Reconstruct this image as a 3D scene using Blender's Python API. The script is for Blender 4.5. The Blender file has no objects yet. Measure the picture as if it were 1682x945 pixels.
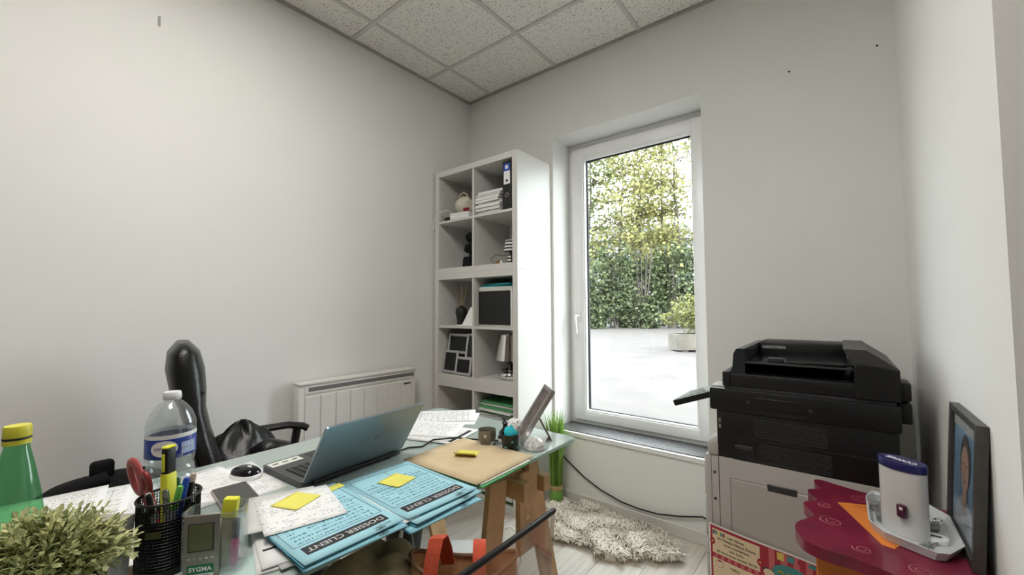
import bpy, bmesh, math, random
from mathutils import Vector, Matrix
random.seed(7)
R = math.radians
PI = math.pi
scene = bpy.context.scene
COL = scene.collection

# ------------------------------------------------------------------ camera
FPX, YAW, PITCH, ROLL = 680.93, -0.672, 0.0495, -0.0044
CAM = Vector((2.3535, -2.4051, 1.2607))
fw = Vector((math.sin(YAW)*math.cos(PITCH), math.cos(YAW)*math.cos(PITCH), math.sin(PITCH)))
r0 = Vector((math.cos(YAW), -math.sin(YAW), 0)); u0 = r0.cross(fw)
rr = r0*math.cos(ROLL) + u0*math.sin(ROLL); uu = -r0*math.sin(ROLL) + u0*math.cos(ROLL)
cd = bpy.data.cameras.new('camera'); cd.sensor_width = 36; cd.lens = 36*FPX/1682
cd.clip_start = .02; cd.clip_end = 300
camo = bpy.data.objects.new('camera', cd); COL.objects.link(camo)
M = Matrix((rr, uu, -fw)).transposed().to_4x4(); M.translation = CAM
camo.matrix_world = M
scene.camera = camo

# ------------------------------------------------------------------ world, sun, exposure
vs = scene.view_settings
scene.display_settings.display_device = 'sRGB'
vs.view_transform = 'Standard'; vs.look = 'None'; vs.gamma = 1.0; vs.use_curve_mapping = False
vs.exposure = 0.6
w = bpy.data.worlds.new('world'); scene.world = w; w.use_nodes = True
bg = w.node_tree.nodes['Background']
bg.inputs['Color'].default_value = (.90, .96, 1.0, 1); bg.inputs['Strength'].default_value = 7.0
sd = bpy.data.lights.new('sun', 'SUN'); sd.energy = 3.0; sd.angle = R(12); sd.color = (1, .95, .86)
so = bpy.data.objects.new('sun', sd); COL.objects.link(so)
so.rotation_euler = Vector((-.35, .62, -1)).to_track_quat('-Z', 'Y').to_euler()
FILL_STRENGTH = 14.0
pd = bpy.data.lights.new('window_portal', 'AREA'); pd.shape = 'RECTANGLE'; pd.size = .95; pd.size_y = 2.0; pd.cycles.is_portal = True
po = bpy.data.objects.new('window_portal', pd); COL.objects.link(po); po.location = (1.294, .31, 1.44); po.rotation_euler = (-PI/2, 0, 0)

# ------------------------------------------------------------------ materials
MATS = {}
def mat(name, col, rough=.5, metal=0, var=0, vscale=8, bump=0, bscale=60, spec=.5, trans=0, coat=0, ior=1.45, sss=0):
    if name in MATS: return MATS[name]
    m = bpy.data.materials.new(name); m.use_nodes = True
    nt = m.node_tree; b = nt.nodes['Principled BSDF']
    b.inputs['Base Color'].default_value = (*col, 1); b.inputs['Roughness'].default_value = rough
    b.inputs['Metallic'].default_value = metal; b.inputs['Specular IOR Level'].default_value = spec
    b.inputs['Transmission Weight'].default_value = trans; b.inputs['Coat Weight'].default_value = coat
    b.inputs['IOR'].default_value = ior
    tc = nt.nodes.new('ShaderNodeTexCoord')
    if var:
        n = nt.nodes.new('ShaderNodeTexNoise'); n.inputs['Scale'].default_value = vscale; n.inputs['Detail'].default_value = 4
        nt.links.new(tc.outputs['Object'], n.inputs['Vector'])
        rmp = nt.nodes.new('ShaderNodeValToRGB')
        rmp.color_ramp.elements[0].position = .3; rmp.color_ramp.elements[1].position = .7
        rmp.color_ramp.elements[0].color = (*[max(0, c*(1-var)) for c in col], 1)
        rmp.color_ramp.elements[1].color = (*[min(1, c*(1+var)) for c in col], 1)
        nt.links.new(n.outputs['Fac'], rmp.inputs['Fac']); nt.links.new(rmp.outputs['Color'], b.inputs['Base Color'])
    if bump:
        n2 = nt.nodes.new('ShaderNodeTexNoise'); n2.inputs['Scale'].default_value = bscale; n2.inputs['Detail'].default_value = 3
        nt.links.new(tc.outputs['Object'], n2.inputs['Vector'])
        bp = nt.nodes.new('ShaderNodeBump'); bp.inputs['Strength'].default_value = bump; bp.inputs['Distance'].default_value = .004
        nt.links.new(n2.outputs['Fac'], bp.inputs['Height']); nt.links.new(bp.outputs['Normal'], b.inputs['Normal'])
    MATS[name] = m
    return m

def clear_mat(name, tint=(1, 1, 1), refl=.08, rough=.02, body=None, fill=0.0):
    """thin clear sheet: transparent + fresnel gloss (+ a little body colour)"""
    m = bpy.data.materials.new(name); m.use_nodes = True; nt = m.node_tree
    nt.nodes.remove(nt.nodes['Principled BSDF']); out = nt.nodes['Material Output']
    t = nt.nodes.new('ShaderNodeBsdfTransparent'); t.inputs['Color'].default_value = (*tint, 1)
    g = nt.nodes.new('ShaderNodeBsdfGlossy'); g.inputs['Roughness'].default_value = rough
    lw = nt.nodes.new('ShaderNodeLayerWeight'); lw.inputs['Blend'].default_value = .25
    mul = nt.nodes.new('ShaderNodeMath'); mul.operation = 'MULTIPLY_ADD'; mul.inputs[1].default_value = .6; mul.inputs[2].default_value = refl
    nt.links.new(lw.outputs['Facing'], mul.inputs[0])
    # facing^3-ish
    pw = nt.nodes.new('ShaderNodeMath'); pw.operation = 'POWER'; pw.inputs[1].default_value = 3
    nt.links.new(lw.outputs['Facing'], pw.inputs[0]); nt.links.new(pw.outputs[0], mul.inputs[0])
    mx = nt.nodes.new('ShaderNodeMixShader'); nt.links.new(mul.outputs[0], mx.inputs[0])
    first = t
    if fill:
        d = nt.nodes.new('ShaderNodeBsdfDiffuse'); d.inputs['Color'].default_value = (*(body or tint), 1)
        m0 = nt.nodes.new('ShaderNodeMixShader'); m0.inputs[0].default_value = fill
        nt.links.new(t.outputs[0], m0.inputs[1]); nt.links.new(d.outputs[0], m0.inputs[2]); first = m0
    nt.links.new(first.outputs[0], mx.inputs[1]); nt.links.new(g.outputs[0], mx.inputs[2])
    nt.links.new(mx.outputs[0], out.inputs[0])
    MATS[name] = m
    return m

def emit_mat(name, col, s):
    m = bpy.data.materials.new(name); m.use_nodes = True; nt = m.node_tree
    nt.nodes.remove(nt.nodes['Principled BSDF'])
    e = nt.nodes.new('ShaderNodeEmission'); e.inputs[0].default_value = (*col, 1); e.inputs[1].default_value = s
    nt.links.new(e.outputs[0], nt.nodes['Material Output'].inputs[0]); return m

def print_mat(name, paper=(.82, .82, .8), ink=(.12, .12, .13), pitch=.008, wx=.085, wy=.125, dens=.5, letter=260, box=0):
    """a printed or handwritten page: lines of small marks inside the margins (object coordinates)"""
    m = bpy.data.materials.new(name); m.use_nodes = True; nt = m.node_tree; b = nt.nodes['Principled BSDF']
    b.inputs['Roughness'].default_value = .7; b.inputs['Specular IOR Level'].default_value = .2
    N = nt.nodes.new; L = nt.links.new
    def mth(op, a, bb=None, c=None):
        n = N('ShaderNodeMath'); n.operation = op
        for i, v in enumerate((a, bb, c)):
            if v is None: continue
            if isinstance(v, (int, float)): n.inputs[i].default_value = v
            else: L(v, n.inputs[i])
        return n.outputs[0]
    tc = N('ShaderNodeTexCoord'); sp = N('ShaderNodeSeparateXYZ'); L(tc.outputs['Object'], sp.inputs[0])
    x, y = sp.outputs['X'], sp.outputs['Y']
    row = mth('FLOOR', mth('DIVIDE', y, pitch)); fr = mth('FRACT', mth('DIVIDE', y, pitch))
    band = mth('MULTIPLY', mth('GREATER_THAN', fr, .3), mth('LESS_THAN', fr, .72))
    cmb = N('ShaderNodeCombineXYZ'); L(mth('MULTIPLY', x, letter), cmb.inputs[0]); L(mth('MULTIPLY', row, 7.31), cmb.inputs[1])
    n1 = N('ShaderNodeTexNoise'); n1.inputs['Scale'].default_value = 1; n1.inputs['Detail'].default_value = 1; L(cmb.outputs[0], n1.inputs['Vector'])
    cmb2 = N('ShaderNodeCombineXYZ'); L(mth('MULTIPLY', x, 14), cmb2.inputs[0]); L(mth('MULTIPLY', row, 3.7), cmb2.inputs[1])
    n2 = N('ShaderNodeTexNoise'); n2.inputs['Scale'].default_value = 1; L(cmb2.outputs[0], n2.inputs['Vector'])
    mark = mth('MULTIPLY', mth('GREATER_THAN', n1.outputs['Fac'], .5), mth('GREATER_THAN', n2.outputs['Fac'], 1-dens))
    marg = mth('MULTIPLY', mth('LESS_THAN', mth('ABSOLUTE', x), wx), mth('LESS_THAN', mth('ABSOLUTE', y), wy))
    f = mth('MULTIPLY', mth('MULTIPLY', band, mark), marg)
    if box:
        fr2 = mth('FRACT', mth('DIVIDE', y, box)); f = mth('MAXIMUM', f, mth('MULTIPLY', mth('LESS_THAN', fr2, .045), marg))
        fr3 = mth('FRACT', mth('DIVIDE', x, box*2)); f = mth('MAXIMUM', f, mth('MULTIPLY', mth('LESS_THAN', fr3, .02), marg))
    mx = N('ShaderNodeMix'); mx.data_type = 'RGBA'; L(mth('MULTIPLY', f, .75), mx.inputs[0])
    mx.inputs[6].default_value = (*paper, 1); mx.inputs[7].default_value = (*ink, 1)
    L(mx.outputs[2], b.inputs['Base Color'])
    MATS[name] = m
    return m

wallc = mat('wall_paint', (.795, .79, .755), .85, var=.015, vscale=2, bump=.12, bscale=220, spec=.2)
white_l = mat('white_laminate', (.66, .65, .61), .38, var=.02, vscale=3)
white_pvc = mat('white_upvc', (.86, .86, .85), .3, var=.015, vscale=4)
black_pl = mat('black_plastic', (.006, .006, .0065), .45, var=.2, vscale=20, bump=.05, bscale=300)
black_gl = mat('black_gloss', (.008, .008, .009), .12, var=.1)
dark_gr = mat('dark_grey', (.035, .035, .037), .45, var=.15)
grey_pl = mat('grey_plastic', (.42, .40, .375), .45, var=.03, vscale=5, bump=.04, bscale=400)
silver = mat('silver', (.55, .55, .54), .25, metal=1, var=.06)
chrome = mat('chrome', (.8, .79, .77), .07, metal=1, var=.03)
paper = mat('paper', (.80, .80, .78), .75, var=.03, vscale=12, spec=.2)
paper_g = mat('paper_grey', (.60, .60, .58), .75, var=.05, vscale=12, spec=.2)
yellow_n = mat('sticky_yellow', (.80, .74, .16), .7, var=.05, spec=.2)
wood = mat('pine_wood', (.60, .39, .20), .5, var=.18, vscale=9)
leather = mat('black_leather', (.008, .008, .008), .33, var=.3, vscale=12, bump=.25, bscale=160)
blk_fab = mat('black_fabric', (.007, .007, .008), .8, var=.3, vscale=30, bump=.4, bscale=120, spec=.2)
ink = mat('print_black', (.03, .03, .035), .6, var=.1)
ink_w = mat('print_white', (.85, .85, .84), .6, var=.02)
green_f = mat('folder_green', (.10, .34, .13), .6, var=.12, spec=.3)
teal_f = mat('folder_teal', (.02, .27, .30), .5, var=.12)
wood_nodes = None

# ------------------------------------------------------------------ mesh helpers
class MB:
    def __init__(s): s.v = []; s.f = []
    def add(s, vs_, fs):
        o = len(s.v); s.v += [tuple(v) for v in vs_]; s.f += [tuple(i+o for i in f) for f in fs]; return s
    def box(s, x0, x1, y0, y1, z0, z1, bev=0, seg=2, mtx=None):
        if bev <= 0:
            vs_ = [(x, y, z) for z in (z0, z1) for y in (y0, y1) for x in (x0, x1)]
            fs = [(0, 2, 3, 1), (4, 5, 7, 6), (0, 1, 5, 4), (2, 6, 7, 3), (0, 4, 6, 2), (1, 3, 7, 5)]
        else:
            bm = bmesh.new(); bmesh.ops.create_cube(bm, size=1)
            for v in bm.verts:
                v.co = Vector(((x0+x1)/2+v.co.x*(x1-x0), (y0+y1)/2+v.co.y*(y1-y0), (z0+z1)/2+v.co.z*(z1-z0)))
            bmesh.ops.bevel(bm, geom=bm.edges[:], offset=bev, segments=seg, affect='EDGES', profile=.5)
            bm.verts.index_update()
            vs_ = [v.co.copy() for v in bm.verts]; fs = [[v.index for v in f.verts] for f in bm.faces]; bm.free()
        if mtx is not None: vs_ = [mtx @ Vector(v) for v in vs_]
        return s.add(vs_, fs)
    def bar(s, a, b, wd, th, up=(0, 0, 1), bev=0):
        """box from point a to b, width wd across, thickness th along 'up'"""
        a = Vector(a); b = Vector(b); d = (b-a); l = d.length; d.normalize()
        up = Vector(up); x = d.cross(up); x.normalize(); y = x.cross(d)
        m = Matrix((x, d, y)).transposed().to_4x4(); m.translation = a
        return s.box(-wd/2, wd/2, 0, l, -th/2, th/2, bev, 1, m)
    def lathe(s, prof, seg=32, c=(0, 0, 0), sx=1, sy=1, mtx=None, cap=True):
        vs_ = []; fs = []
        n = len(prof)
        for r, z in prof:
            for k in range(seg):
                a = 2*PI*k/seg; vs_.append(Vector((c[0]+r*math.cos(a)*sx, c[1]+r*math.sin(a)*sy, c[2]+z)))
        for i in range(n-1):
            for k in range(seg):
                k2 = (k+1) % seg; fs.append((i*seg+k, i*seg+k2, (i+1)*seg+k2, (i+1)*seg+k))
        if cap:
            fs.append(tuple(reversed(range(seg)))); fs.append(tuple((n-1)*seg+k for k in range(seg)))
        if mtx is not None: vs_ = [mtx @ v for v in vs_]
        return s.add(vs_, fs)
    def tube(s, pts, r, seg=8, cap=True, rf=None, flat=1.0):
        pts = [Vector(p) for p in pts]; n = len(pts); vs_ = []; fs = []
        up = Vector((0, 0, 1)); prev = None
        for i, p in enumerate(pts):
            t = (pts[min(i+1, n-1)]-pts[max(i-1, 0)]).normalized()
            if prev is None:
                x = t.cross(up)
                if x.length < .01: x = t.cross(Vector((0, 1, 0)))
            else: x = prev - t*prev.dot(t)
            x.normalize(); prev = x; y = t.cross(x)
            ri = rf[i] if rf else r
            for k in range(seg):
                a = 2*PI*k/seg; vs_.append(p+x*math.cos(a)*ri+y*math.sin(a)*ri*flat)
        for i in range(n-1):
            for k in range(seg):
                k2 = (k+1) % seg; fs.append((i*seg+k, i*seg+k2, (i+1)*seg+k2, (i+1)*seg+k))
        if cap: fs.append(tuple(reversed(range(seg)))); fs.append(tuple((n-1)*seg+k for k in range(seg)))
        return s.add(vs_, fs)
    def prism(s, out, z0, z1, mtx=None):
        n = len(out); vs_ = [Vector((x, y, z0)) for x, y in out]+[Vector((x, y, z1)) for x, y in out]
        fs = [tuple(reversed(range(n))), tuple(range(n, 2*n))]+[(i, (i+1) % n, n+(i+1) % n, n+i) for i in range(n)]
        if mtx is not None: vs_ = [mtx @ v for v in vs_]
        return s.add(vs_, fs)
    def sheet(s, fn, nu, nv, th=.0006):
        """closed thin sheet from fn(u,v)->point; thickness downward along z"""
        n = (nu+1)*(nv+1); top = []; 
        for j in range(nv+1):
            for i in range(nu+1): top.append(Vector(fn(i/nu, j/nv)))
        bot = [v-Vector((0, 0, th)) for v in top]
        fs = []
        for j in range(nv):
            for i in range(nu):
                a = j*(nu+1)+i; q = (a, a+1, a+nu+2, a+nu+1); fs.append(q); fs.append(tuple(n+k for k in reversed(q)))
        rim = [i for i in range(nu+1)]+[(j*(nu+1)+nu) for j in range(1, nv+1)]+[nv*(nu+1)+i for i in range(nu-1, -1, -1)]+[j*(nu+1) for j in range(nv-1, 0, -1)]
        for a, b in zip(rim, rim[1:]+rim[:1]): fs.append((b, a, n+a, n+b))
        return s.add(top+bot, fs)
    def mesh(s, name, m, smooth=None):
        me = bpy.data.meshes.new(name); me.from_pydata([tuple(v) for v in s.v], [], s.f); me.update()
        if m is not None: me.materials.append(m)
        if smooth is not None:
            me.polygons.foreach_set('use_smooth', [True]*len(me.polygons))
            me.set_sharp_from_angle(angle=R(smooth))
        return me
    def obj(s, name, m, parent=None, smooth=None, loc=None, rot=None):
        o = bpy.data.objects.new(name, s.mesh(name, m, smooth)); COL.objects.link(o)
        if parent: o.parent = parent
        if loc: o.location = loc
        if rot: o.rotation_euler = rot
        return o

def tag(o, label=None, cat=None, group=None, kind=None):
    if label: o['label'] = label
    if cat: o['category'] = cat
    if group: o['group'] = group
    if kind: o['kind'] = kind
    return o
def thing(name, label, cat, loc=(0, 0, 0), rz=0, group=None, rot=None):
    o = bpy.data.objects.new(name, None); COL.objects.link(o); o.location = loc; o.empty_display_size = .05
    o.rotation_euler = rot or (0, 0, rz)
    return tag(o, label, cat, group)
def struct(name, mb, m, parent=None, label=None, smooth=None):
    o = mb.obj(name, m, parent, smooth)
    if parent is None: o['kind'] = 'structure'
    if label: o['label'] = label
    return o
def copy_tree(o, parent=None):
    c = o.copy(); COL.objects.link(c)
    if parent: c.parent = parent
    for ch in list(o.children): copy_tree(ch, c)
    return c
def inst(o, parent, loc, rot=(0, 0, 0), scale=None):
    c = o.copy(); COL.objects.link(c); c.parent = parent; c.location = loc; c.rotation_euler = rot
    if scale: c.scale = scale
    return c
_txt = {}
def text_mb(body, size=.1, depth=.0006, bend=None, sx=1.0, align='CENTER', bold=0):
    cu = bpy.data.curves.new('t', 'FONT'); cu.body = body; cu.size = size; cu.align_x = align; cu.align_y = 'CENTER'
    cu.extrude = depth/2; cu.resolution_u = 3; cu.offset = bold
    o = bpy.data.objects.new('t', cu); COL.objects.link(o)
    dg = bpy.context.evaluated_depsgraph_get(); me = o.evaluated_get(dg).to_mesh()
    mb = MB(); vs_ = [Vector((v.co.x*sx, v.co.y, v.co.z)) for v in me.vertices]
    if bend:  # wrap about a vertical cylinder of radius bend, facing -y
        vs_ = [Vector((math.sin(v.x/bend)*(bend+v.z), -math.cos(v.x/bend)*(bend+v.z), v.y)) for v in vs_]
    mb.add(vs_, [tuple(p.vertices) for p in me.polygons])
    o.evaluated_get(dg).to_mesh_clear(); bpy.data.objects.remove(o); bpy.data.curves.remove(cu)
    return mb

# ================================================================== STRUCTURE
H = 2.943; WR = 2.573; YR = -1.35; YB = -4.8; XH = 4.3
struct('wall_left', MB().box(-.15, 0, YB, .3, -.02, H+.1), wallc, label='plain off-white painted left wall')
WX0, WX1, WZ0, WZ1 = .81, 1.778, .44, 2.447
wb = MB().box(0, WX0, 0, .3, -.02, H+.1).box(WX1, WR, 0, .3, -.02, H+.1).box(WX0, WX1, 0, .3, WZ1, H+.1).box(WX0, WX1, 0, .3, -.02, WZ0)
wback = struct('wall_back', wb, wallc, label='off-white wall with the tall window')
hole_m = mat('nail_hole_dark', (.02, .02, .02), .9, var=.1)
for x, z in ((2.188, 2.417), (2.513, 2.416)):
    MB().lathe([(.0045, 0), (.003, .004)], 10, mtx=Matrix.Translation((x, 0, z)) @ Matrix.Rotation(PI/2, 4, 'X')).obj('nail', hole_m, wback)
wl = bpy.data.objects['wall_left']
MB().box(0, .004, -1.985, -1.975, 2.53, 2.575, .0015).obj('wall_scuff', mat('scuff_grey', (.42, .41, .39), .8, var=.3, vscale=80), wl)
struct('wall_right', MB().box(WR, XH, YR, .3, -.02, H+.1), wallc, label='off-white wall return beside the printer')
low_bounce = mat('hall_low_bounce', (.22, .20, .18), .85, var=.03, vscale=2)  # dark tone chosen so the unseen walls bounce less light forward
struct('wall_hall', MB().box(XH, XH+.15, YB, YR, -.02, H+.1), low_bounce, label='unseen wall behind the viewer, darkened to cut bounce light')
struct('wall_rear', MB().box(-.15, XH+.15, YB-.15, YB, -.02, H+.1), low_bounce, label='unseen rear wall, darkened to cut bounce light')
bbm = mat('baseboard_white', (.70, .68, .63), .5, var=.03)
struct('baseboard_back', MB().box(.80, 1.915, -.013, 0, 0, .068, .003, 1), bbm, label='low white skirting below the window')
struct('baseboard_left', MB().box(0, .013, YB, -.40, 0, .068, .003, 1), bbm, label='low white skirting along left wall')

# floor: pale planks along y
def plank_material():
    m = bpy.data.materials.new('pale_plank'); m.use_nodes = True; nt = m.node_tree; b = nt.nodes['Principled BSDF']
    b.inputs['Roughness'].default_value = .42
    tc = nt.nodes.new('ShaderNodeTexCoord'); mp = nt.nodes.new('ShaderNodeMapping'); mp.inputs['Scale'].default_value = (26, 2.2, 5)
    n = nt.nodes.new('ShaderNodeTexNoise'); n.inputs['Scale'].default_value = 1.5; n.inputs['Detail'].default_value = 6
    oi = nt.nodes.new('ShaderNodeObjectInfo'); ad = nt.nodes.new('ShaderNodeVectorMath'); ad.operation = 'ADD'
    nt.links.new(tc.outputs['Object'], mp.inputs[0]); nt.links.new(mp.outputs[0], ad.inputs[0]); nt.links.new(oi.outputs['Random'], ad.inputs[1])
    nt.links.new(ad.outputs[0], n.inputs['Vector'])
    rp = nt.nodes.new('ShaderNodeValToRGB'); rp.color_ramp.elements[0].position = .3; rp.color_ramp.elements[1].position = .72
    rp.color_ramp.elements[0].color = (.50, .455, .395, 1); rp.color_ramp.elements[1].color = (.66, .615, .55, 1)
    nt.links.new(n.outputs['Fac'], rp.inputs[0]); nt.links.new(rp.outputs[0], b.inputs['Base Color'])
    return m
floor = struct('floor', MB().box(-.15, XH+.15, YB-.15, .3, -.12, -.003), mat('floor_joint', (.30, .27, .23), .8, var=.1), label='pale wood-look plank floor')
PM = plank_material()
pw_, pl_ = .2, 1.2
pmesh = MB().box(.0008, pw_-.0008, .0008, pl_-.0008, -.01, 0, .0012, 1).mesh('floor_plank', PM)
x = 0.16-.2; k = 0
while x < XH:
    y = YB - [0, .4, .8][k % 3]
    while y < 0:
        xa, xb, ya, yb = max(x, 0), min(x+pw_, XH), max(y, YB), min(y+pl_, 0)
        if yb-ya > .05 and xb-xa > .02 and not (xa >= WR and ya >= YR):
            if xb-xa > pw_-.001 and yb-ya > pl_-.001: me = pmesh
            else: me = MB().box(.0008, xb-xa-.0008, .0008, yb-ya-.0008, -.01, 0, .0012, 1).mesh('floor_plank', PM)
            o = bpy.data.objects.new('floor_plank', me); COL.objects.link(o); o.parent = floor; o.location = (xa, ya, 0)
        y += pl_
    x += pw_; k += 1

# ceiling: suspended tiles in a metal grid
def tile_material():
    m = bpy.data.materials.new('mineral_tile'); m.use_nodes = True; nt = m.node_tree; b = nt.nodes['Principled BSDF']
    b.inputs['Roughness'].default_value = .95; b.inputs['Specular IOR Level'].default_value = .1
    tc = nt.nodes.new('ShaderNodeTexCoord'); N = nt.nodes.new; L = nt.links.new
    geo = N('ShaderNodeNewGeometry')
    n = N('ShaderNodeTexNoise'); n.inputs['Scale'].default_value = 130; n.inputs['Detail'].default_value = 2; n.inputs['Distortion'].default_value = .6
    L(geo.outputs['Position'], n.inputs['Vector'])
    v = N('ShaderNodeTexVoronoi'); v.inputs['Scale'].default_value = 190; L(geo.outputs['Position'], v.inputs['Vector'])
    a = N('ShaderNodeMath'); a.operation = 'LESS_THAN'; a.inputs[1].default_value = .385; L(n.outputs['Fac'], a.inputs[0])
    c = N('ShaderNodeMath'); c.operation = 'LESS_THAN'; c.inputs[1].default_value = .13; L(v.outputs['Distance'], c.inputs[0])
    mx_ = N('ShaderNodeMath'); mx_.operation = 'MAXIMUM'; L(a.outputs[0], mx_.inputs[0]); L(c.outputs[0], mx_.inputs[1])
    mx = N('ShaderNodeMix'); mx.data_type = 'RGBA'; L(mx_.outputs[0], mx.inputs[0])
    mx.inputs[6].default_value = (.88, .86, .815, 1); mx.inputs[7].default_value = (.40, .38, .35, 1)
    L(mx.outputs[2], b.inputs['Base Color'])
    bp = N('ShaderNodeBump'); bp.invert = True; bp.inputs['Strength'].default_value = .5; bp.inputs['Distance'].default_value = .004
    L(mx_.outputs[0], bp.inputs['Height']); L(bp.outputs[0], b.inputs['Normal'])
    return m
TM = tile_material(); gridm = mat('grid_metal', (.63, .61, .57), .5, var=.03)
angm = mat('angle_metal', (.40, .385, .35), .5, var=.04)
ceil = struct('ceiling', MB().box(-.15, XH+.15, YB-.15, .3, H+.03, H+.14), mat('ceiling_slab', (.5, .5, .48), .9, var=.05), label='suspended ceiling of speckled mineral tiles in a metal grid')
gx = [0]+[.2435+.6*i for i in range(7)]+[XH]; gy = [0]+[-.4558-.6*i for i in range(8)]+[YB]
full = None
FILL_CELLS = {(2, 3), (3, 4)}  # grid cells of unseen fill panels, added to brighten the room
pan_m = emit_mat('fill_emitter', (1, .965, .92), FILL_STRENGTH)
for i in range(len(gx)-1):
    for j in range(len(gy)-1):
        xa, xb, ya, yb = gx[i], gx[i+1], gy[j+1], gy[j]
        if xb-xa < .03 or yb-ya < .03: continue
        if xa >= WR and ya >= YR: continue
        if (i, j) in FILL_CELLS:
            t = thing('added_fill_panel', None, 'ceiling light', ((xa+xb)/2, (ya+yb)/2, H), group='added fill panels in the ceiling')
            t['label'] = 'added square fill light panel, out of view in the ceiling grid'
            MB().box(-.285, .285, -.285, .285, 0, .012).obj('diffuser', pan_m, t)
            MB().box(-.297, .297, -.297, -.285, -.002, .014).box(-.297, .297, .285, .297, -.002, .014).box(-.297, -.285, -.285, .285, -.002, .014).box(.285, .297, -.285, .285, -.002, .014).obj('panel_frame', white_pvc, t)
            continue
        is_full = abs(xb-xa-.6) < 1e-6 and abs(yb-ya-.6) < 1e-6
        if is_full and full: me = full
        else:
            me = MB().box(.002, xb-xa-.002, .002, yb-ya-.002, .006, .022).mesh('ceiling_tile', TM)
            if is_full: full = me
        o = bpy.data.objects.new('ceiling_tile', me); COL.objects.link(o); o.parent = ceil; o.location = (xa, ya, H)
for g in gx[1:-1]:
    y1 = 0 if g < WR else YR
    MB().box(g-.012, g+.012, YB, y1, H-.001, H+.006).obj('grid_runner', gridm, ceil)
for g in gy[1:-1]:
    x1 = WR if g > YR else XH
    MB().box(0, x1, g-.0119, g+.0119, H-.0005, H+.0055).obj('grid_runner', gridm, ceil)
MB().box(0, .02, YB, 0, H-.006, H+.0075).obj('wall_angle', angm, ceil)
MB().box(0, WR, -.02, 0, H-.006, H+.0075).obj('wall_angle', angm, ceil)
MB().box(WR-.02, WR, YR, 0, H-.006, H+.0075).obj('wall_angle', angm, ceil)

# ================================================================== WINDOW
win = thing('window_1', 'tall white-framed window with a lever handle', None); win['kind'] = 'structure'
GX0, GX1, GZ0, GZ1 = .948, 1.664, .556, 2.312
FY = .20
def frame_ring(x0, x1, z0, z1, wl_, wr_, wb_, wt_, y0, y1, name, m, parent, bev=.004):
    MB().box(x0, x0+wl_, y0, y1, z0, z1, bev).obj(name+'_stile', m, parent, 40)
    MB().box(x1-wr_, x1, y0, y1, z0, z1, bev).obj(name+'_stile', m, parent, 40)
    MB().box(x0+wl_-.002, x1-wr_+.002, y0, y1, z1-wt_, z1, bev).obj(name+'_rail', m, parent, 40)
    MB().box(x0+wl_-.002, x1-wr_+.002, y0, y1, z0, z0+wb_, bev).obj(name+'_rail', m, parent, 40)
frame_ring(WX0, WX1, .448, WZ1, .05, .05, .045, .05, FY+.02, FY+.08, 'frame', white_pvc, win)
frame_ring(.845, 1.745, .482, 2.405, .088, .068, .062, .081, FY-.004, FY+.05, 'sash', white_pvc, win)
# glazing beads and black gasket
frame_ring(.931, GX1+.014, .542, GZ1+.013, .012, .012, .012, .012, FY+.002, FY+.03, 'bead', white_pvc, win, .003)
gas = mat('gasket_black', (.015, .015, .015), .7, var=.1)
g = MB().box(.942, .952, FY+.03, FY+.045, .55, 2.32).box(.952, GX1+.006, FY+.03, FY+.045, GZ1-.006, GZ1+.008).box(GX1, GX1+.006, FY+.03, FY+.045, .55, GZ1-.006).box(.952, GX1, FY+.03, FY+.045, .55, .558)
g.obj('gasket', gas, win)
pane_m = clear_mat('window_glass', (.97, .99, .98), .012, .0)
MB().box(.94, GX1+.01, FY+.034, FY+.040, .548, 2.322).obj('pane', pane_m, win)
hm = mat('handle_white', (.80, .80, .79), .3, var=.02)
hnd = MB().box(.875, .903, FY-.016, FY-.003, 1.16, 1.225, .006).obj('handle_plate', hm, win, 40)
MB().tube([(.889, FY-.012, 1.205), (.889, FY-.045, 1.205), (.889, FY-.055, 1.195), (.893, FY-.057, 1.14), (.897, FY-.057, 1.08)], .009, 10).obj('handle_lever', hm, hnd, 60)
# sill
gran = mat('granite', (.10, .10, .10), .5, var=.75, vscale=140)
sill = struct('trim_1', MB().box(WX0, WX1, -.012, FY+.02, .424, .448), mat('sill_white', (.80, .79, .77), .5, var=.02), label='white front edge of the window sill')
MB().box(WX0+.002, WX1-.002, .012, FY+.018, .4481, .4535).obj('sill_slab', gran, sill)

# ================================================================== OUTSIDE
grd = mat('outside_paving', (.072, .064, .062), .95, var=.13, vscale=1.6, bump=.3, bscale=40)
struct('ground', MB().box(-60, 60, .3, 70, -.3, 0), grd, label='pale gravelly yard outside the window')
def leaf_mat(name, c1, c2):
    m = bpy.data.materials.new(name); m.use_nodes = True; nt = m.node_tree; b = nt.nodes['Principled BSDF']
    b.inputs['Roughness'].default_value = .6
    geo = nt.nodes.new('ShaderNodeNewGeometry'); rp = nt.nodes.new('ShaderNodeValToRGB')
    rp.color_ramp.elements[0].color = (*c1, 1); rp.color_ramp.elements[1].color = (*c2, 1)
    nt.links.new(geo.outputs['Random Per Island'], rp.inputs[0]); nt.links.new(rp.outputs[0], b.inputs['Base Color'])
    tr = nt.nodes.new('ShaderNodeBsdfTranslucent'); nt.links.new(rp.outputs[0], tr.inputs[0])
    mx = nt.nodes.new('ShaderNodeMixShader'); mx.inputs[0].default_value = .4
    nt.links.new(b.outputs[0], mx.inputs[1]); nt.links.new(tr.outputs[0], mx.inputs[2]); nt.links.new(mx.outputs[0], nt.nodes['Material Output'].inputs[0])
    return m
rnd = random.Random(3)
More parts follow.
